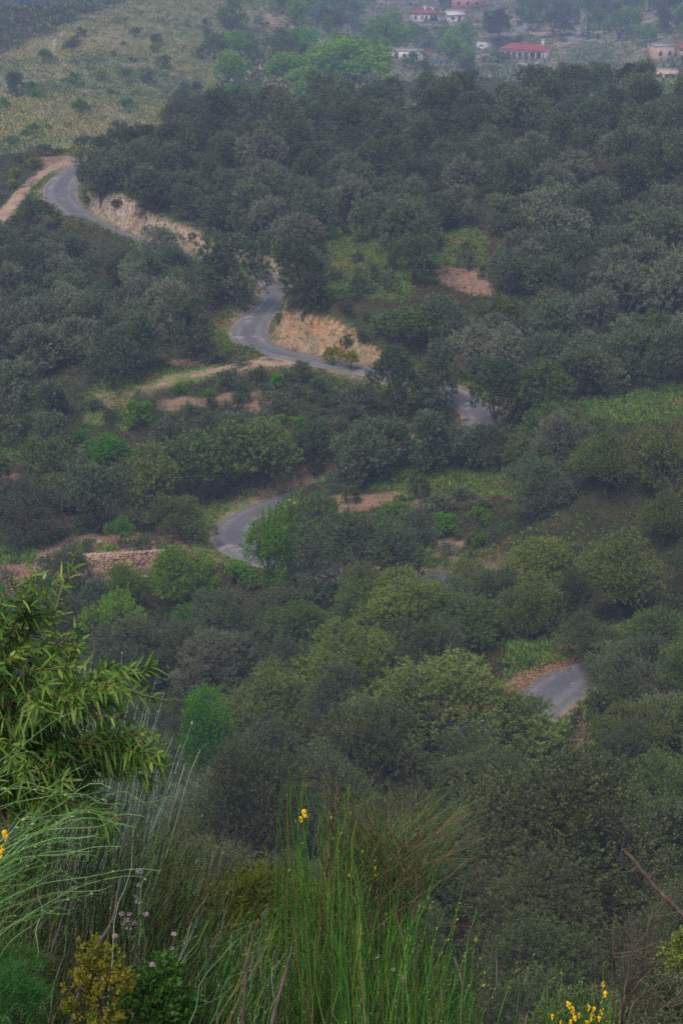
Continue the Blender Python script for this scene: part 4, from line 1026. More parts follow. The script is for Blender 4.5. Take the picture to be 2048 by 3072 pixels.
cols = np.where((g.random(len(xy)) < (bnd < .13)*yel*np.clip(.2+f, .02, .5))[:, None], np.array([.27,.245,.04]), cols)
clumps('scrub', xy, g.uniform(.5, 1.7, len(xy)), 14, .36, .2, cols, .4, g, .8)
xy = scatter(g, 30000, 370, 1250, power=1.); z = zfast(xy[:, 0], xy[:, 1]); u, v = project(np.column_stack([xy, z]))
k = (~inpoly(u, v, YEL[0][0]) | (xy[:, 1] > 620)) & seen(np.column_stack([xy, z]), 2.); xy = xy[k]; u = u[k]
f = fbm(xy[:, 0]/22, xy[:, 1]/30, 39, 3); k = g.random(len(xy)) < np.clip(.22+f*1.6+(u < 1000)*.4, .05, 1)
for pts_ in ([(1500,118),(1535,104),(1572,88),(1560,72),(1500,62)], [(1590,98),(1690,112),(1860,126),(2100,124)]):
    L_ = np.array([list(site(*q))+[3.] for q in pts_]); k &= near_line(xy[:, 0], xy[:, 1], L_, 12)[0] > 3.2
xy = xy[k]; u = u[k]
cols = palette(g, len(xy), [(.08,.13,.06),(.11,.165,.06),(.19,.2,.09),(.26,.21,.12)], [4, 3, 2, 1.3])
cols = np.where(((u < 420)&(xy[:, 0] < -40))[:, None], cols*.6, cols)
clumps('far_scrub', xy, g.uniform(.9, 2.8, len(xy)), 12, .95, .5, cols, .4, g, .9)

# the dark wood on the hill beyond the yellow ridge, too far off to count
xy = scatter(g, 40000, 620, 1300, power=1., pad=.04); z = zfast(xy[:, 0], xy[:, 1]); u, v = project(np.column_stack([xy, z]))
k = inpoly(u, v, [(-200,-80),(520,-80),(380,20),(140,150),(0,200),(-200,230)]) & seen(np.column_stack([xy, z]), 3.); xy = xy[k][:4000]
cols = palette(g, len(xy), [(.035,.06,.035),(.05,.075,.035),(.03,.05,.03)], [3, 2, 2])
clumps('far_wood', xy, g.uniform(1.8, 4., len(xy)), 26, 1.3, .7, cols, .4, g, 1.1)
# ---------------------------------------------------------------- foreground plants
M['stem'] = colmat('green_stem', .45, .15, .4)
M['leafy'] = colmat('leaf_blade', .5, .3, .3)
M['petal'] = simple('yellow_petal', (.80,.52,.02), (.72,.42,.01), 30, .6, .3)
M['pinkpetal'] = simple('pink_petal', (.74,.46,.62), (.78,.58,.64), 30, .6, .3)
M['twig'] = simple('dead_twig', (.16,.115,.095), (.085,.06,.05), 30, .9, .2)
M['greytwig'] = simple('grey_twig', (.17,.14,.13), (.1,.08,.075), 20, .9, .2)
M['bud'] = colmat('flower_bud', .6, .2)
g = np.random.default_rng(4242)
def gz(x, y): return terrain(np.asarray(x, float), np.asarray(y, float))
def rand_in(poly, n, g):
    P = np.array(poly, float); lo, hi = P.min(0), P.max(0); out_ = np.zeros((0, 2))
    while len(out_) < n:
        q = g.uniform(lo, hi, (n*2, 2)); out_ = np.vstack([out_, q[inpoly(q[:, 0], q[:, 1], poly)]])
    return out_[:n]
def paths(root, ctrl, tip, n=14, wig=.006, g=g):
    t = np.linspace(0, 1, n)[None, :, None]
    P = root[:, None]*(1-t)**2+ctrl[:, None]*2*t*(1-t)+tip[:, None]*t*t
    w = g.normal(0, 1, (len(root), 3, 3)); ph = np.linspace(0, PI*2, n)
    return P+wig*t*(w[:, 0:1]*np.sin(ph)[None, :, None]+w[:, 1:2]*np.sin(2.3*ph+1)[None, :, None])
def taper(n, m, r, end=.35):
    return np.asarray(r, float).reshape(-1, 1)*np.linspace(1, end, m)[None]*np.ones((n, 1))
class Tuft:
    """stems and leaves with one colour each, gathered into one mesh"""
    def __init__(s): s.V = []; s.F = {}; s.Cc = []; s.n = 0
    def add(s, V, F, c):
        s.F.setdefault(F.shape[1], []).append(F+s.n); s.V.append(V); s.Cc.append(c); s.n += len(V)
    def stems(s, P, R, col, sides=3):
        V, F = tubes(P, R, sides); s.add(V, F, np.repeat(col, P.shape[1]*sides, 0))
    def leaves(s, b, d, L, W, col, g=g):
        V, F = diamonds(b, d, L, W, g); s.add(V, F, np.repeat(col, 4, 0))
    def mesh(s, nm): return mesh_np(nm, np.vstack(s.V), [np.vstack(f) for f in s.F.values()], col=np.vstack(s.Cc))
def jit(col, n, a=.25, g=g): return np.asarray(col, float)[None]*g.uniform(1-a, 1+a, (n, 1))*g.uniform(.93, 1.07, (n, 3))
def local(P, o): return P-np.asarray(o)
def side_shoots(T, P, n, L, r, col, up=.5, tmin=.35, g=g):
    """short twigs leaving the stems P"""
    k = g.integers(0, len(P), n); j = g.integers(int(P.shape[1]*tmin), P.shape[1]-2, n)
    b = P[k, j]; tan = norm(P[k, j+1]-P[k, j]); d = norm(tan+.35*rdir(n, g)+np.array([0, 0, up*.2]))
    LL = g.uniform(.5, 1.2, n)*L
    tip = b+d*LL[:, None]; c = b+norm(d+.4*rdir(n, g))*(LL*.5)[:, None]
    Q = paths(b, c, tip, 6, .002, g); T.stems(Q, taper(n, 6, np.full(n, r)), col); return Q
def buds(T, P, n, col, L=.012, W=.005, tmin=.6, g=g):
    k = g.integers(0, len(P), n); j = g.integers(int(P.shape[1]*tmin), P.shape[1]-1, n); f = g.random(n)[:, None]
    b = P[k, j]*(1-f)+P[k, np.minimum(j+1, P.shape[1]-1)]*f; tan = norm(P[k, j]-P[k, j-1])
    T.leaves(b, norm(tan+.7*rdir(n, g)), L*g.uniform(.6, 1.3, n), W, np.broadcast_to(col, (n, 3))*g.uniform(.7, 1.2, (n, 1)), g)

def petal_flower():
    """pea flower: upright standard, two wings, keel and calyx in one small mesh"""
    mb = MB(); th = np.linspace(0, 2*PI, 11)[:-1]
    def disc(c, ax, bx, cup, nrm):
        c = np.array(c, float); ax = np.array(ax, float); bx = np.array(bx, float); nrm = np.array(nrm, float)
        v = [c+nrm*cup]; 
        for r_ in (.55, 1.): v += [c+ax*math.cos(t)*r_+bx*math.sin(t)*r_+nrm*cup*(1-r_*r_) for t in th]
        n = 10; f = [(1+i, 1+n+i, 1+n+(i+1) % n, 1+(i+1) % n) for i in range(n)]
        mb.add(v, f); mb.add([v[0]]+v[1:11], [(0, 1+i, 1+(i+1) % n) for i in range(n)])
    disc((0, -.002, .011), (.0115, 0, 0), (0, .003, .011), -.004, (0, 1, 0))
    disc((-.005, -.007, .001), (.001, -.003, .004), (0, -.007, -.006), .003, (-1, 0, 0)); disc((.005, -.007, .001), (.001, -.003, .004), (0, -.007, -.006), .003, (1, 0, 0))
    disc((0, -.008, -.004), (.004, 0, .001), (0, -.008, -.006), -.003, (0, 0, 1))
    return mb.mesh('flower', True)
FLOWER = petal_flower(); FLOWER.materials.append(M['petal'])
def calyx():
    mb = MB(); mb.tube([(0, .008, .0), (0, .003, .002), (0, -.002, .004)], [.0012, .003, .0035], 6); return mb.mesh('calyx', True)
CALYX = calyx(); M['calyx'] = simple('calyx_green', (.1,.16,.03)); CALYX.materials.append(M['calyx'])
def flower(par, o, u, v, Y, sc=1., rz=0., rx=0.):
    p = at(u, v, Y)-np.asarray(o); f = obj('flower', FLOWER, None, par); f.location = [float(a) for a in p]; f.rotation_euler = (rx, 0, rz); f.scale = (sc*.72,)*3
    c = obj('calyx', CALYX, None, f); return f

# --- tall upright broom in the middle
GREEN = (.065,.175,.028); DEEP = (.04,.12,.026); LIME = (.15,.25,.035); GLAUC = (.105,.205,.07); BROWN = (.18,.115,.06); RED = (.26,.15,.085); PALE = (.27,.33,.27)
o = np.array([.1, 7.2, float(gz(.1, 7.2))])
e = tag(empty('broom_shrub', o), 'tall upright green broom with one open yellow flower, centre front', 'shrub')
tp = np.vstack([rand_in([(840,2330),(1010,2330),(1180,2420),(1240,2750),(1400,2900),(1430,3072),(840,3072)], 430, g), rand_in([(850,2640),(1230,2700),(1440,2900),(1450,3120),(830,3120)], 520, g),
                np.array([(857,2300),(868,2330),(920,2300),(912,2350),(930,2390),(1070,2300),(1090,2310),(1160,2330),(1207,2362),(1245,2370),(1300,2360),(1318,2335),(1362,2398),(1010,2360),(985,2420),(950,2400)], float)])
n = len(tp); Y = g.uniform(6.6, 7.9, n); tip = at(tp[:, 0], tp[:, 1], Y)
rt = at(np.clip(1105+(tp[:, 0]-1100)*g.uniform(.55, .95, n)+g.normal(0, 60, n), 800, 1480), np.full(n, 3072.), Y+g.normal(0, .15, n)); rt[:, 2] = np.minimum(gz(rt[:, 0], rt[:, 1])-.05, tip[:, 2]-.3)
ct = rt*.45+tip*.55; ct[:, :2] = rt[:, :2]*.75+tip[:, :2]*.25+g.normal(0, .03, (n, 2))
P = paths(rt, ct, tip, 16, .012)
col = np.where((g.random(n) < .15)[:, None], jit(BROWN, n), np.where((g.random(n) < .35)[:, None], jit(DEEP, n), np.where((g.random(n) < .4)[:, None], jit(LIME, n), jit(GREEN, n))))
T = Tuft(); T.stems(local(P, o), taper(n, 16, g.uniform(.0021, .0038, n)), col, 4)
Q = side_shoots(T, local(P, o), 800, .22, .0012, jit(GREEN, 800), tmin=.45)
buds(T, local(P, o), 900, (.2,.24,.05), .014, .005, .55); buds(T, Q, 700, (.22,.26,.06), .012, .004, .3)
obj('stem_tuft', T.mesh('stem_tuft'), M['stem'], e)
for u, v, s, rz, rx in [(911,2441,1.25,.4,.1),(905,2457,1.05,-.5,.5),(917,2449,.8,1.4,.3)]: flower(e, o, u, v, 7.0, s, rz, rx)
T = Tuft(); q = np.array([(1046,2632),(1125,2632),(1052,2610),(920,2362),(886,2470),(993,2460),(1000,2520),(1125,2610),(1085,2560),(750,2905),(800,2930),(720,2870)], float)
pb = at(q[:, 0], q[:, 1], np.full(len(q), 6.95)); T.leaves(np.repeat(local(pb, o), 3, 0), norm(np.array([0, -.3, 1])+.25*rdir(len(q)*3, g)), .02, .008, jit((.6,.42,.03), len(q)*3)); obj('bud', T.mesh('bud'), M['bud'], e)

# --- dry reddish broom fanning out on the right of it
o = np.array([.35, 7.6, float(gz(.35, 7.6))]); e = tag(empty('broom_shrub', o), 'half-dry reddish brown broom fanning out right behind the tall green one', 'shrub')
tr = at(np.array([1120,1165,1195,1222,1262]), np.array([3140,2900,2760,2640,2610]), np.full(5, 7.4)); tr[0, 2] = gz(tr[0, 0], tr[0, 1])-.1
b = MB(); b.tube(local(tr, o), [.016,.012,.010,.007,.004], 7); tr2 = at(np.array([1195,1130,1090]), np.array([2760,2690,2640]), np.full(3, 7.4)); b.tube(local(tr2, o), [.008,.006,.004], 6); part('branch', b, M['twig'], e)
tp = np.vstack([rand_in([(950,2300),(1010,2340),(1240,2380),(1330,2340),(1420,2380),(1330,2560),(1080,2620)], 190, g), rand_in([(1300,2380),(1470,2350),(1490,2470),(1450,2590),(1300,2640)], 75, g), rand_in([(930,2320),(1050,2330),(1080,2500),(960,2480)], 70, g)])
n = len(tp); s = g.uniform(0, 1, n); bp_ = rand_in([(960,2640),(1250,2560),(1300,2620),(1240,2860),(960,2900)], n, g); base = at(bp_[:, 0], bp_[:, 1], g.uniform(7.2, 7.7, n))
tip = at(tp[:, 0], tp[:, 1], g.uniform(7.0, 7.9, n)); ct = base*.5+tip*.5+np.array([0, 0, .05])+g.normal(0, .03, (n, 3))
P = paths(base, ct, tip, 10, .008); col = np.where((g.random(n) < .24)[:, None], jit(BROWN, n), np.where((g.random(n) < .18)[:, None], jit(RED, n), np.where((g.random(n) < .5)[:, None], jit((.09,.12,.04), n), jit(GREEN, n))))
T = Tuft(); T.stems(local(P, o), taper(n, 10, g.uniform(.0014, .0024, n)), col); Q = side_shoots(T, local(P, o), 420, .2, .0009, jit((.12,.10,.05), 420)); obj('stem_tuft', T.mesh('stem_tuft'), M['stem'], e)

# --- arching pale broom from the left edge
o = np.array([-1.25, 6.2, float(gz(-1.25, 6.2))]); e = tag(empty('broom_shrub', o), 'broom with long pale green stems arching in from the left edge', 'shrub')
arch = np.array([(250,2318),(339,2372),(386,2410),(431,2450),(408,2481),(368,2541),(484,2615),(431,2635),(330,2655),(520,2378),(228,2146),(100,2269),(60,2230),(190,2390),(150,2470),(300,2500)], float)
rnd = rand_in([(20,2270),(200,2280),(360,2380),(420,2480),(360,2640),(200,2760),(0,2760)], 55, g)
tp = np.vstack([arch, rnd]); n = len(tp); Y = g.uniform(5.7, 6.6, n); Y[:len(arch)] = g.uniform(5.7, 6.1, len(arch)); tip = at(tp[:, 0], tp[:, 1], Y)
rt = at(g.uniform(-260, -40, n), np.minimum(tp[:, 1]+g.uniform(120, 330, n), 2950), Y+g.normal(0, .1, n)); hgt = (tip[:, 0]-rt[:, 0])
ct = rt*.5+tip*.5; ct[:, 2] += .22*np.abs(hgt)+.05
P = paths(rt, ct, tip, 18, .016); col = np.where((g.random(n) < .45)[:, None], jit(GLAUC, n), jit((.085,.19,.04), n)); col[:len(arch)] = jit((.13,.23,.085), len(arch))
T = Tuft(); rad = g.uniform(.0014, .0024, n); rad[:len(arch)] = g.uniform(.0018, .0026, len(arch)); T.stems(local(P, o), taper(n, 18, rad, .5), col, 4)
Q = side_shoots(T, local(P, o), 160, .12, .0011, jit((.08,.17,.06), 160)); buds(T, local(P, o), 420, (.2,.27,.08), .013, .005, .5); obj('stem_tuft', T.mesh('stem_tuft'), M['stem'], e)
for u, v, s, rz in [(14,2503,1.1,.4),(22,2513,1.,-.6),(2,2562,1.1,.2),(6,2545,.9,1.)]: flower(e, o, u, v, 5.8, s, rz, .2)

# --- silvery upright stems behind the leafy bush
o = np.array([-.95, 7.6, float(gz(-.95, 7.6))]); e = tag(empty('broom_shrub', o), 'silvery green broom stems standing upright behind the leafy almond bush', 'shrub')
fix = np.array([(243,1968),(254,1966),(286,1941),(366,1963),(283,2008),(473,2021),(491,2073),(500,2187),(522,2211),(574,2173),(603,2251),(442,2131),(411,2075),(262,1985),(225,2010),(312,2000),(330,2030),(455,2100),(540,2230),(470,2180),(395,2050)], float)
tp = np.vstack([fix, rand_in([(180,2040),(260,1990),(360,2060),(480,2130),(560,2260),(560,2380),(300,2300),(180,2200)], 100, g)]); n = len(tp); Y = g.uniform(7.2, 7.8, n); tip = at(tp[:, 0], tp[:, 1], Y)
rt = at(tp[:, 0]*.55+60+g.normal(0, 40, n), np.full(n, 2900.), Y); rt[:, 2] = gz(rt[:, 0], rt[:, 1])-.05; ct = rt*.5+tip*.5; ct[:, 0] -= .06+.05*g.random(n)
P = paths(rt, ct, tip, 16, .008); T = Tuft(); col = np.where((g.random(n) < .55)[:, None], jit(PALE, n), jit((.12,.19,.11), n)); T.stems(local(P, o), taper(n, 16, g.uniform(.0018, .0028, n), .55), col, 4)
Q = side_shoots(T, local(P, o), 60, .1, .0012, jit(PALE, 60), tmin=.7); buds(T, local(P, o), 150, (.36,.34,.2), .014, .006, .9); obj('stem_tuft', T.mesh('stem_tuft'), M['stem'], e)

# --- dense dark brooms of the lower left and the slanting ones in the middle
def thicket(label, x, y, tip_poly, n, lean, cols, pr, Yr, r, sh, seed, low=3072, bl=200):
    g = np.random.default_rng(seed); o = np.array([x, y, float(gz(x, y))]); e = tag(empty('broom_shrub', o), label, 'shrub')
    tp = rand_in(tip_poly, n, g); Y = g.uniform(*Yr, n); tip = at(tp[:, 0], tp[:, 1], Y)
    ln = g.uniform(.55, 1.2, n)
    rt = at(tp[:, 0]-lean*bl*ln+g.normal(0, 50, n), tp[:, 1]+(330+bl)*ln, Y+g.normal(0, .2, n)); ct = rt*.5+tip*.5+np.array([-.03*np.sign(lean), 0, .06*abs(lean)])+g.normal(0, .03, (n, 3))
    P = paths(rt, ct, tip, 12, .012, g); c = palette(g, n, cols, pr)*g.uniform(.7, 1.3, (n, 1)); T = Tuft()
    T.stems(local(P, o), taper(n, 12, g.uniform(.7, 1.3, n)*r), c); m_ = int(n*sh)
    Q = side_shoots(T, local(P, o), m_, .2, r*.6, palette(g, m_, cols, pr)*g.uniform(.7, 1.3, (m_, 1)), g=g)
    buds(T, Q, int(m_*.9), (.13,.2,.05), .016, .006, .3, g); obj('stem_tuft', T.mesh('stem_tuft'), M['stem'], e); return e, o
DK = [(.045,.09,.02),(.085,.07,.035),(.095,.18,.035),(.22,.16,.09),(.035,.04,.02),(.26,.32,.2)]
thicket('dense dark tangle of broom twigs at the lower left', -1.1, 7.2, [(-60,2420),(300,2380),(560,2440),(660,2700),(600,3100),(-60,3100)], 1300, .8, DK, [3,3,4,1.2,2,.7], (6.4, 8.2), .0022, 1.2, 11)
thicket('broom tangle behind the pink flowers with fine brown twigs', -.5, 8.4, [(380,2420),(560,2380),(700,2560),(760,2800),(700,3100),(350,3100)], 800, .7, DK, [3,4,3,2,2,.7], (7.4, 9.0), .002, 1.2, 12)
thicket('low green broom slanting right between pink flowers and tall broom', -.3, 7.0, [(520,2760),(640,2740),(860,2700),(900,3120),(480,3120)], 950, .75, [GREEN,DEEP,LIME,BROWN,PALE,(.1,.16,.08)], [4,3,2.4,1.6,1.,1.5], (6.4, 7.6), .0023, 1.3, 13)
thicket('shadowy broom base under the tall green clump', .2, 7.9, [(820,2760),(1180,2700),(1440,2880),(1480,3130),(820,3130)], 600, .12, [DEEP,GREEN,BROWN,(.025,.03,.016)], [4,3,3,2], (7.6, 8.6), .0023, 1., 14)

# --- leafy almond-like bush at the left
o = np.array([-1.35, 6.4, float(gz(-1.35, 6.4))]); e = tag(empty('almond_bush', o), 'leafy bush with long glossy bright green leaves at the left edge', 'bush')
tips = [(52,1740),(90,1770),(20,1800),(202,1836),(130,1860),(222,1910),(225,2000),(60,1930),(180,2080),(392,2006),(448,2020),(468,2215),(430,2225),(300,2080),(250,2290),(360,2290),(120,2200),(60,2330),(200,2400),(330,2150),(30,2050),(400,2300),(285,2200),(140,2010),(20,2180),(345,2240),(170,2300),(80,2100),(-40,1850),(-60,2000),(-40,2250),(240,2130),(50,2400),(150,2460),(270,2430),(100,2340),(330,2400),(-20,2440),(200,2340),(420,2130),(360,2080)]
g = np.random.default_rng(99); tp = np.array(tips, float); n = len(tp); Y = g.uniform(6.0, 6.8, n); tip = at(tp[:, 0], tp[:, 1], Y)
trunk = at(np.array([-330,-230,-120]), np.array([3000,2500,2250]), np.full(3, 6.5)); trunk[0, 2] = gz(trunk[0, 0], trunk[0, 1])-.1
b = MB(); b.tube(local(trunk, o), [.03,.022,.014], 7)
rt = trunk[1]+(trunk[2]-trunk[1])*g.uniform(-.2, 1.2, (n, 1))+g.normal(0, .03, (n, 3)); ct = rt*.45+tip*.55+np.array([0, 0, .10])+g.normal(0, .03, (n, 3))
P = paths(rt, ct, tip, 16, .012, g)
k = g.integers(0, n, 170); j = g.integers(3, 14, 170); b0 = P[k, j]; d0 = norm(norm(P[k, j+1]-P[k, j])+.8*rdir(170, g)+np.array([.1, 0, .15])); L0 = g.uniform(.08, .3, 170)[:, None]
P2 = paths(b0, b0+d0*L0*.5+np.array([0, 0, .015]), b0+d0*L0, 9, .004, g)
T = Tuft(); T.stems(local(P, o), taper(n, 16, np.full(n, .0062), .3), jit((.12,.065,.035), n), 5); T.stems(local(P2, o), taper(170, 9, np.full(170, .003), .4), jit((.16,.13,.045), 170), 4)
obj('twig_frame', T.mesh('twig_frame'), M['stem'], e); part('branch', b, M['twig'], e)
B, Dd, La = [], [], []
for PP, i0, per in ((P, 4, 6.2), (P2, 1, 4.2)):
    m_ = PP.shape[1]
    for q in PP:
        nn = int((m_-i0)*per); t = np.sort(g.uniform(i0, m_-1, nn)); t[-3:] = m_-1.01
        i = t.astype(int); f = (t-i)[:, None]; i2 = np.minimum(i+1, m_-1); b_ = q[i]*(1-f)+q[i2]*f; tan = norm(q[i2]-q[np.maximum(i-1, 0)])
        ang = np.arange(nn)*2.4+g.uniform(0, 6); s1 = norm(np.cross(tan, np.array([0.1, .2, 1.]))); s2 = np.cross(tan, s1)
        rad = s1*np.cos(ang)[:, None]+s2*np.sin(ang)[:, None]; B.append(b_); Dd.append(norm(tan*.75+rad*.85)); La.append(np.clip(1.1-.5*((t-i0)/(m_-i0))**4, .5, 1.1))
B = np.vstack(B); Dd = np.vstack(Dd); La = np.concatenate(La); n = len(B)
nr_ = norm(np.array([0, -.35, 1])+.8*rdir(n, g)); V, Fq, pv_ = lance(local(B, o), Dd, nr_, La*(.03+.055*g.random(n)**.8), g.uniform(.006, .0125, n), g.uniform(-.05, .75, n))
c = palette(g, n, [(.06,.125,.014),(.092,.17,.02),(.035,.08,.012),(.16,.22,.04),(.12,.10,.03)], [4, 4, 3, 1.4, .35])*g.uniform(.8, 1.2, (n, 1))
me = mesh_np('foliage', V, Fq, col=np.repeat(c, pv_, 0), smooth=True); obj('foliage', me, M['leafy'], e); print('almond leaves', n)

# --- flowering broom at the bottom right
o = np.array([.75, 6.5, float(gz(.75, 6.5))]); e = tag(empty('broom_shrub', o), 'small broom covered in yellow flowers at the bottom edge, right of centre', 'shrub'); g = np.random.default_rng(17)
fix = np.array([(1681,2908),(1730,2885),(1745,2888),(1810,2884),(1812,2930),(1785,2932),(1715,2915),(1765,2990),(1655,3000),(1640,2965),(1690,2960),(1830,2960),(1640,3030),(1860,3020),(1900,3000)], float)
tp = np.vstack([fix, rand_in([(1600,2990),(1700,2940),(1850,2960),(1900,3080),(1560,3120)], 110, g)]); n = len(tp); Y = g.uniform(6.2, 6.8, n); tip = at(tp[:, 0], tp[:, 1], Y)
rt = at(1750+(tp[:, 0]-1750)*.6+g.normal(0, 25, n), tp[:, 1]+g.uniform(230, 420, n), Y); rt[:, 2] = np.minimum(rt[:, 2], gz(rt[:, 0], rt[:, 1])+.1); P = paths(rt, rt*.5+tip*.5+g.normal(0, .02, (n, 3)), tip, 12, .006, g)
T = Tuft(); T.stems(local(P, o), taper(n, 12, g.uniform(.0014, .0022, n)), np.where((g.random(n) < .3)[:, None], jit(LIME, n), jit(GREEN, n)), 4); buds(T, local(P, o), 300, (.3,.28,.04), .012, .005, .6, g); side_shoots(T, local(P, o), 120, .12, .001, jit(GREEN, 120), g=g); obj('stem_tuft', T.mesh('stem_tuft'), M['stem'], e)
for i, (u, v) in enumerate([(1702,3012),(1706,3016),(1717,3029),(1716,3036),(1768,3024),(1781,3031),(1772,3043),(1773,3050),(1796,3057),(1722,3056),(1772,3064),(1813,2972),(1814,2984),(1655,3050),(1679,3069),(1805,2953),(1710,3066),(1760,3068),(1800,3040),(1735,3048)]): flower(e, o, u, v, 6.35+.12*(i % 4), g.uniform(.75, 1.1), g.uniform(-1.2, 1.2), g.uniform(-.1, .5))

# --- pink whorled flowers
def head():
    mb = MB(); g = np.random.default_rng(3)
    for i in range(13):
        a = i*2.4; el = g.uniform(-.1, .7); d = np.array([math.cos(a)*math.cos(el), math.sin(a)*math.cos(el), math.sin(el)]); s = norm(np.cross(d, [0, 0, 1.])); u_ = np.cross(s, d); b0 = d*.004
        for (L, w, dz) in ((.012, .006, .004), (.011, .007, -.005)):
            v = [b0, b0+d*L*.5+s*w*.5+u_*dz*.3, b0+d*L+u_*dz+s*w*.3, b0+d*L+u_*dz-s*w*.3, b0+d*L*.5-s*w*.5+u_*dz*.3]; mb.add(v, [(0, 1, 4)]); mb.add(v, [(1, 2, 3, 4)])
    return mb.mesh('flower_head')
HEAD = head(); HEAD.materials.append(M['pinkpetal'])
def pink(label, heads, root, Y, group=None):
    x, _, z = at(root[0], root[1], Y); o = np.array([x, Y, float(gz(x, Y))]); e = tag(empty('sage_plant', o), label, 'flower', group); T = Tuft(); H_ = np.array(heads, float)
    tip = at(H_[:, 0], H_[:, 1]-6, np.full(len(H_), Y)); rt = at(root[0]+(H_[:, 0]-root[0])*.35, np.full(len(H_), root[1]), np.full(len(H_), Y)); P = paths(rt, rt*.5+tip*.5+g.normal(0, .01, (len(H_), 3)), tip, 10, .004)
    T.stems(local(P, o), taper(len(H_), 10, np.full(len(H_), .0028), .6), jit((.22,.25,.15), len(H_)), 5); k = np.repeat(np.arange(len(H_)), 8); j = g.integers(1, 8, len(k))
    T.leaves(local(P[k, j], o), norm(rdir(len(k), g)+np.array([0, -.3, .4])), .035, .012, jit((.16,.21,.11), len(k))); obj('stalk', T.mesh('stalk'), M['stem'], e)
    for i, (u, v) in enumerate(heads):
        h = obj('flower', HEAD, None, e); h.location = [float(a) for a in at(u, v, Y)-o]; h.rotation_euler = (0, 0, i*1.1); s = g.uniform(.55, .8); h.scale = (s, s, s*.9)
pink('tallest pink flower stalk with three whorls above the rest, lower left', [(417,2615),(417,2655),(415,2705)], (420,3000), 6.6)
pink('cluster of small pink flowers among the dark twigs, lower left', [(437,2743),(388,2742),(365,2742),(370,2771),(395,2771),(387,2785),(408,2770),(380,2760)], (400,3040), 6.6)
pink('single pale pink flower head left of the cluster of pink flowers', [(346,2809)], (360,3060), 6.55)
pink('pink flower stalk with two heads right of the cluster of pink flowers', [(522,2803),(516,2845)], (510,3100), 6.6)
pink('pair of low pink flower heads under the cluster of pink flowers', [(458,2894),(498,2892)], (480,3130), 6.5)
pink('pink flowers showing through the foot of the tall broom', [(1130,2915),(1180,2908),(1206,2930),(1204,2945),(1131,2870)], (1170,3150), 7.25)
pink('two small pink flowers on the left side of the tall broom', [(852,2903),(853,2948)], (850,3130), 7.2)
pink('tiny pink flower hidden under the arching broom stems', [(223,2664)], (230,2980), 6.6)

# --- small bushes of the foreground
def bush(nm, label, u, vb, Y, H, W, mat, **kw):
    x, _, z = at(u, vb, Y); tk, cr = grow(kw.pop('seed'), H, W, **kw); tk.materials.append(M['bark']); cr.materials.append(mat)
    e = tag(empty(nm, (x, Y, z)), label, 'bush'); obj('trunk', tk, None, e); obj('crown', cr, None, e); return e
M['heath'] = leafmat('heath_needle', (.035,.055,.012), (.10,.11,.02), .2, .6, .2, .1)
M['gold'] = leafmat('gold_leaf', (.08,.12,.02), (.21,.19,.04), .3, .6, .2, .05)
M['fennel'] = leafmat('fennel_thread', (.03,.075,.022), (.07,.15,.045), .2, .6, .2, .05)
M['mint'] = leafmat('small_leaf', (.06,.12,.02), (.17,.25,.06), .3, .5, .3, .05)
M['under'] = leafmat('low_leaf', (.03,.065,.014), (.075,.14,.028), .25, .5, .3, .1)
bush('heath_bush', 'dark brown-green needle-leaved bush left of the tall broom', 745, 2960, 9.5, .62, .62, M['heath'], seed=501, lobes=12, tufts=420, per=26, L=.05, Wd=.006, tuft_r=.05, clear=.05, twigs=60)
bush('heath_bush', 'smaller dark needle-leaved bush beside the larger one', 855, 2880, 9.6, .4, .36, M['heath'], seed=502, lobes=9, tufts=240, per=26, L=.05, Wd=.006, tuft_r=.05, clear=.05, twigs=40)
bush('gold_leaved_bush', 'small bush with golden olive leaf tufts at the bottom left', 318, 3150, 5.9, .42, .25, M['gold'], seed=503, lobes=18, tufts=190, per=16, L=.016, Wd=.009, tuft_r=.018, clear=.02, twigs=40, lobe_r=(.2, .34))
bush('fennel_plant', 'feathery blue-green fennel at the bottom left corner', 30, 3160, 5.7, .3, .34, M['fennel'], seed=504, lobes=10, tufts=150, per=34, L=.045, Wd=.0016, tuft_r=.03, clear=.02, twigs=60)
bush('fennel_plant', 'second feathery fennel above the one in the bottom left corner', 20, 2990, 6.1, .18, .2, M['fennel'], seed=505, lobes=7, tufts=120, per=40, L=.04, Wd=.0016, tuft_r=.03, clear=.02, twigs=40)
bush('leafy_bush', 'light green small-leaved bush at the right edge below the dead branch', 2060, 3060, 12, .72, .5, M['mint'], seed=506, lobes=12, tufts=420, per=14, L=.03, Wd=.018, tuft_r=.035, clear=.02, twigs=60)
bush('leafy_bush', 'dull green bush in the bottom right corner under bare twigs', 1990, 3180, 11, .5, .7, M['olive'], seed=507, lobes=12, tufts=420, per=14, L=.03, Wd=.014, tuft_r=.035, clear=.02, twigs=60)
bush('leafy_bush', 'grey-green low bush behind the yellow flowered broom', 1730, 3200, 9, .4, .6, M['olive'], seed=511, lobes=12, tufts=360, per=14, L=.022, Wd=.011, tuft_r=.03, clear=.02, twigs=60)
bush('leafy_bush', 'low leafy bush right of the golden bush', 440, 3170, 6.2, .3, .34, M['under'], seed=508, lobes=11, tufts=260, per=16, L=.022, Wd=.013, tuft_r=.025, clear=.02, twigs=40)
bush('leafy_bush', 'dark leafy bush deep in the broom tangle at the left', 130, 3160, 8.6, .9, 1.2, M['under'], seed=509, lobes=14, tufts=520, per=16, L=.04, Wd=.02, tuft_r=.05, clear=.02, twigs=60)
bush('leafy_bush', 'dark leafy bush behind the pink flowers', 480, 3140, 9.4, .75, 1.1, M['under'], seed=510, lobes=14, tufts=520, per=16, L=.04, Wd=.02, tuft_r=.05, clear=.02, twigs=60)
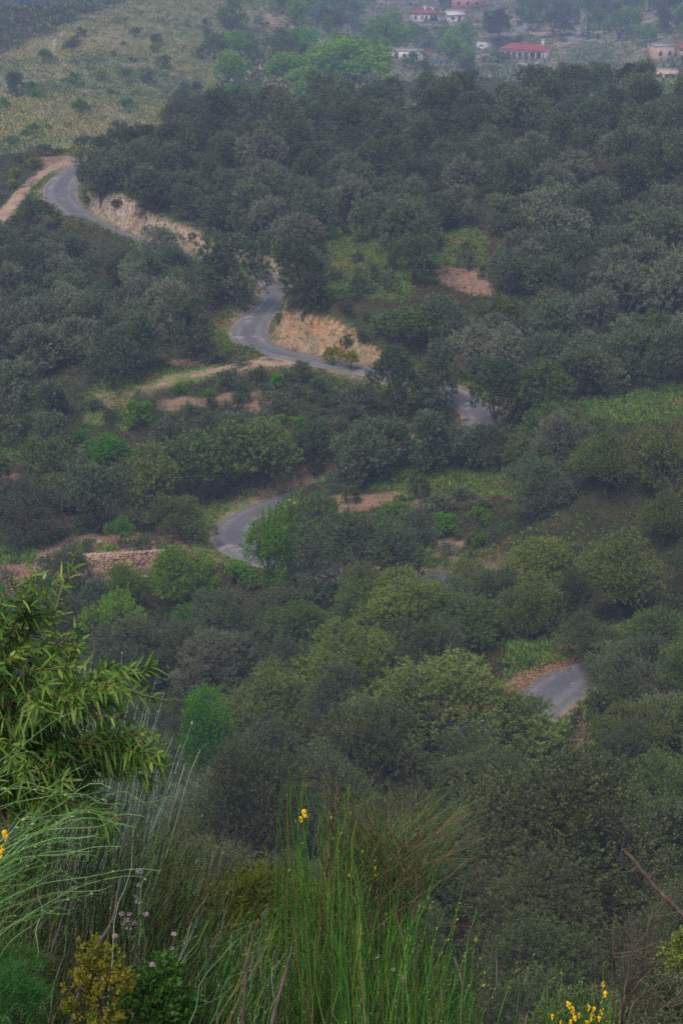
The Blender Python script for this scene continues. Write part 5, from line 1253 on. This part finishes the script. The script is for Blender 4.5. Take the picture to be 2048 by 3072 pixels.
bush('leafy_bush', 'dark leafy bush under the slanting brooms at bottom centre', 700, 3190, 8.4, .5, 1.1, M['under'], seed=512, lobes=14, tufts=520, per=16, L=.035, Wd=.018, tuft_r=.05, clear=.02, twigs=60)

# --- dead stalks, slanting branch and bare twigs
def stalk(nm, label, pts, Y, r0, r1, mat, twigs=()):
    P = np.array(pts, float); Q = catmull(at(P[:, 0], P[:, 1], np.full(len(P), Y)), 6); o = Q[0].copy(); n = len(Q); b = MB()
    b.tube(Q-o+g.normal(0, r0*.12, Q.shape), np.linspace(r0, r1, n)*g.uniform(.9, 1.1, n), 7)
    e = obj(nm, b.mesh(nm, True), mat); e.location = [float(a) for a in o]; tag(e, label, 'branch')
    for tw in twigs:
        A_ = np.array(tw, float); R2 = catmull(at(A_[:, 0], A_[:, 1], np.full(len(A_), Y-.01)), 5); b = MB(); b.tube(R2-o, np.linspace(r0*.4, r0*.12, len(R2)), 5); part('twig', b, mat, e)
    return e
stalk('dead_stalk', 'long grey dead stalk leaning right at the lower left', [(205,3110),(259,2903),(308,2814),(339,2756),(357,2658),(366,2622)], 6.0, .007, .0025, M['greytwig'])
stalk('dead_stalk', 'thin dead stalk left of the longer grey one', [(105,3010),(147,2876),(192,2742),(223,2622),(250,2542),(263,2380)], 6.2, .005, .0018, M['greytwig'])
stalk('dead_stalk', 'dark curved dead stalk at the left of the tall broom', [(725,3110),(743,2888),(772,2768),(803,2725)], 6.3, .006, .0025, M['twig'])
stalk('dead_stalk', 'short grey dead stalk at the foot of the tall broom', [(805,3110),(843,2969),(877,2840)], 6.2, .008, .003, M['greytwig'])
stalk('dead_branch', 'bare brown branch slanting down to the right picture edge', [(1866,2548),(1890,2572),(1930,2620),(1985,2685),(2040,2738),(2150,2860)], 8., .0075, .012, M['twig'], [[(1908,2600),(1890,2613),(1868,2615)], [(2022,2722),(2024,2690),(2030,2645)], [(1868,2550),(1872,2545),(1882,2546)], [(2140,2850),(2150,3000),(2155,3200)]])
g = np.random.default_rng(23); o = at(1860, 3180, 7.6); e = tag(empty('bare_bush', o), 'leafless bush of dark brown twigs at the lower right', 'bush')
b = MB(); lead = [[(1850,3180),(1838,3000),(1842,2900),(1830,2860)], [(1855,3180),(1870,2990),(1890,2900),(1905,2840)], [(1860,3180),(1910,2980),(1925,2880),(1935,2810),(1960,2720)], [(1850,3180),(1880,3040),(1960,2960),(2040,2930)], [(1855,3180),(1950,3050),(2060,2990)], [(1845,3180),(1860,3050),(1905,2960),(1990,2870)]]
LP = [catmull(at(np.array(l)[:, 0], np.array(l)[:, 1], 7.6+g.normal(0, .1, len(l))), 6) for l in lead]
for q in LP: b.tube(q-o, np.linspace(.006, .0018, len(q)), 6)
part('branch', b, M['twig'], e)
S_ = np.array([q[int(g.integers(4, len(q)))] for q in [LP[int(g.integers(len(LP)))] for _ in range(170)]]); ang = g.uniform(.1, 2.2, 170); d = np.column_stack([np.cos(ang), g.normal(0, .3, 170), np.sin(ang)]); L_ = g.uniform(.08, .34, 170)[:, None]
P = paths(S_, S_+d*L_*.5+g.normal(0, .015, (170, 3)), S_+d*L_, 8, .006, g); T = Tuft(); T.stems(local(P, o), taper(170, 8, g.uniform(.0009, .0018, 170)), jit((.10,.07,.055), 170)); side_shoots(T, local(P, o), 160, .12, .0008, jit((.13,.09,.07), 160), g=g); obj('twig_spray', T.mesh('twig_spray'), M['stem'], e)
g = np.random.default_rng(24); o = at(1560, 3200, 7.); e = tag(empty('bare_bush', o), 'few bare whitish twigs at the bottom, right of the tall broom', 'bush'); b = MB()
for l in ([(1455,3180),(1468,2990),(1487,2960),(1488,2880),(1480,2815)], [(1530,3180),(1560,3040),(1572,2960),(1582,2900)], [(1560,3180),(1572,3080),(1585,3030)], [(1380,3180),(1385,2960),(1360,2870),(1352,2835)], [(1540,3190),(1600,3060),(1585,3000)]):
    q = catmull(at(np.array(l)[:, 0], np.array(l)[:, 1], 7.+g.normal(0, .05, len(l))), 6); b.tube(q-o, np.linspace(.0042, .0014, len(q)), 5)
part('branch', b, M['greytwig'], e)
# right end of the tall broom: separate few stems with buds
g = np.random.default_rng(31); o = at(1390, 3200, 6.8); e = tag(empty('broom_shrub', o), 'few thick budding broom stems leaning right of the tall clump', 'shrub')
tp = np.array([(1375,2718),(1428,2722),(1447,2850),(1395,2640),(1290,2655),(1330,2740),(1470,2900),(1500,2950),(1560,2890),(1680,2905),(1605,2870),(1440,2780),(1300,2700),(1260,2740),(1350,2800),(1410,2840)], float); n = len(tp); Y = g.uniform(6.5, 6.9, n); tip = at(tp[:, 0], tp[:, 1], Y)
rt = at(tp[:, 0]-g.uniform(20, 110, n), np.full(n, 3150.), Y); P = paths(rt, rt*.35+tip*.65+np.array([-.035, 0, .02]), tip, 16, .005, g); T = Tuft(); T.stems(local(P, o), taper(n, 16, g.uniform(.0024, .0034, n), .5), jit((.07,.16,.04), n), 5); buds(T, local(P, o), 120, (.26,.26,.05), .016, .007, .6, g); obj('stem_tuft', T.mesh('stem_tuft'), M['stem'], e)
# weeds on the near ground
g = np.random.default_rng(41); xy = np.column_stack([g.uniform(-3.5, 2.6, 9000), g.uniform(3.5, 15, 9000)])
cols = palette(g, len(xy), [(.025,.05,.014),(.04,.08,.018),(.06,.05,.025)], [3, 2, 2]); clumps('weeds', xy, g.uniform(.06, .22, len(xy)), 10, .07, .02, cols, .7, g, 1.)
# ---------------------------------------------------------------- air, light, camera
hb = MB(); hb.box(-345, 345, -46, 1840, -200, 60)
hm, nt = mat_new('haze')
pv = nd(nt, 'ShaderNodeVolumePrincipled', {'Color': (.39, .495, .76), 'Density': HAZE, 'Anisotropy': 0.})
nd(nt, 'ShaderNodeOutputMaterial', {'Volume': pv.outputs[0]})
tag(obj('haze', hb.mesh('haze'), hm), kind='stuff')
sc = bpy.context.scene
w = bpy.data.worlds.new('World'); sc.world = w; w.use_nodes = True
nt = w.node_tree; bg = nt.nodes['Background']
sky = nt.nodes.new('ShaderNodeTexSky'); sky.sky_type = 'NISHITA'; sky.sun_disc = False
EL, AZ = math.radians(58), math.radians(205)
sky.sun_elevation = EL; sky.sun_rotation = AZ
sky.air_density = 1.0; sky.dust_density = 4.; sky.ozone_density = .8
nt.links.new(sky.outputs[0], bg.inputs[0]); bg.inputs[1].default_value = SKY
sl = bpy.data.lights.new('sun', 'SUN'); sl.energy = SUN; sl.angle = math.radians(25); sl.color = (1, .95, .88)
so = bpy.data.objects.new('sun', sl); C.objects.link(so)
sd = np.array([math.sin(AZ)*math.cos(EL), math.cos(AZ)*math.cos(EL), math.sin(EL)])
from mathutils import Vector
so.rotation_euler = Vector([float(a) for a in sd]).to_track_quat('Z', 'Y').to_euler()
cd = bpy.data.cameras.new('camera'); cam = bpy.data.objects.new('camera', cd); C.objects.link(cam)
cam.location = (0, 0, 0); cam.rotation_euler = (math.radians(90)-PITCH, 0, 0)
cd.sensor_width = 36; cd.sensor_fit = 'AUTO'; cd.lens = FPX*36/3072
cd.clip_start = .1; cd.clip_end = 3000
cd.dof.use_dof = True; cd.dof.focus_distance = 11.; cd.dof.aperture_fstop = 9.
sc.camera = cam
sc.view_settings.view_transform = 'Standard'; sc.view_settings.look = 'None'; sc.view_settings.gamma = 1
sc.view_settings.exposure = EXPO
cy = sc.cycles
cy.max_bounces = 5; cy.diffuse_bounces = 3; cy.glossy_bounces = 2; cy.transmission_bounces = 3; cy.volume_bounces = 0; cy.transparent_max_bounces = 8
cy.use_denoising = DENOISE
cy.use_adaptive_sampling = False; cy.adaptive_threshold = .015
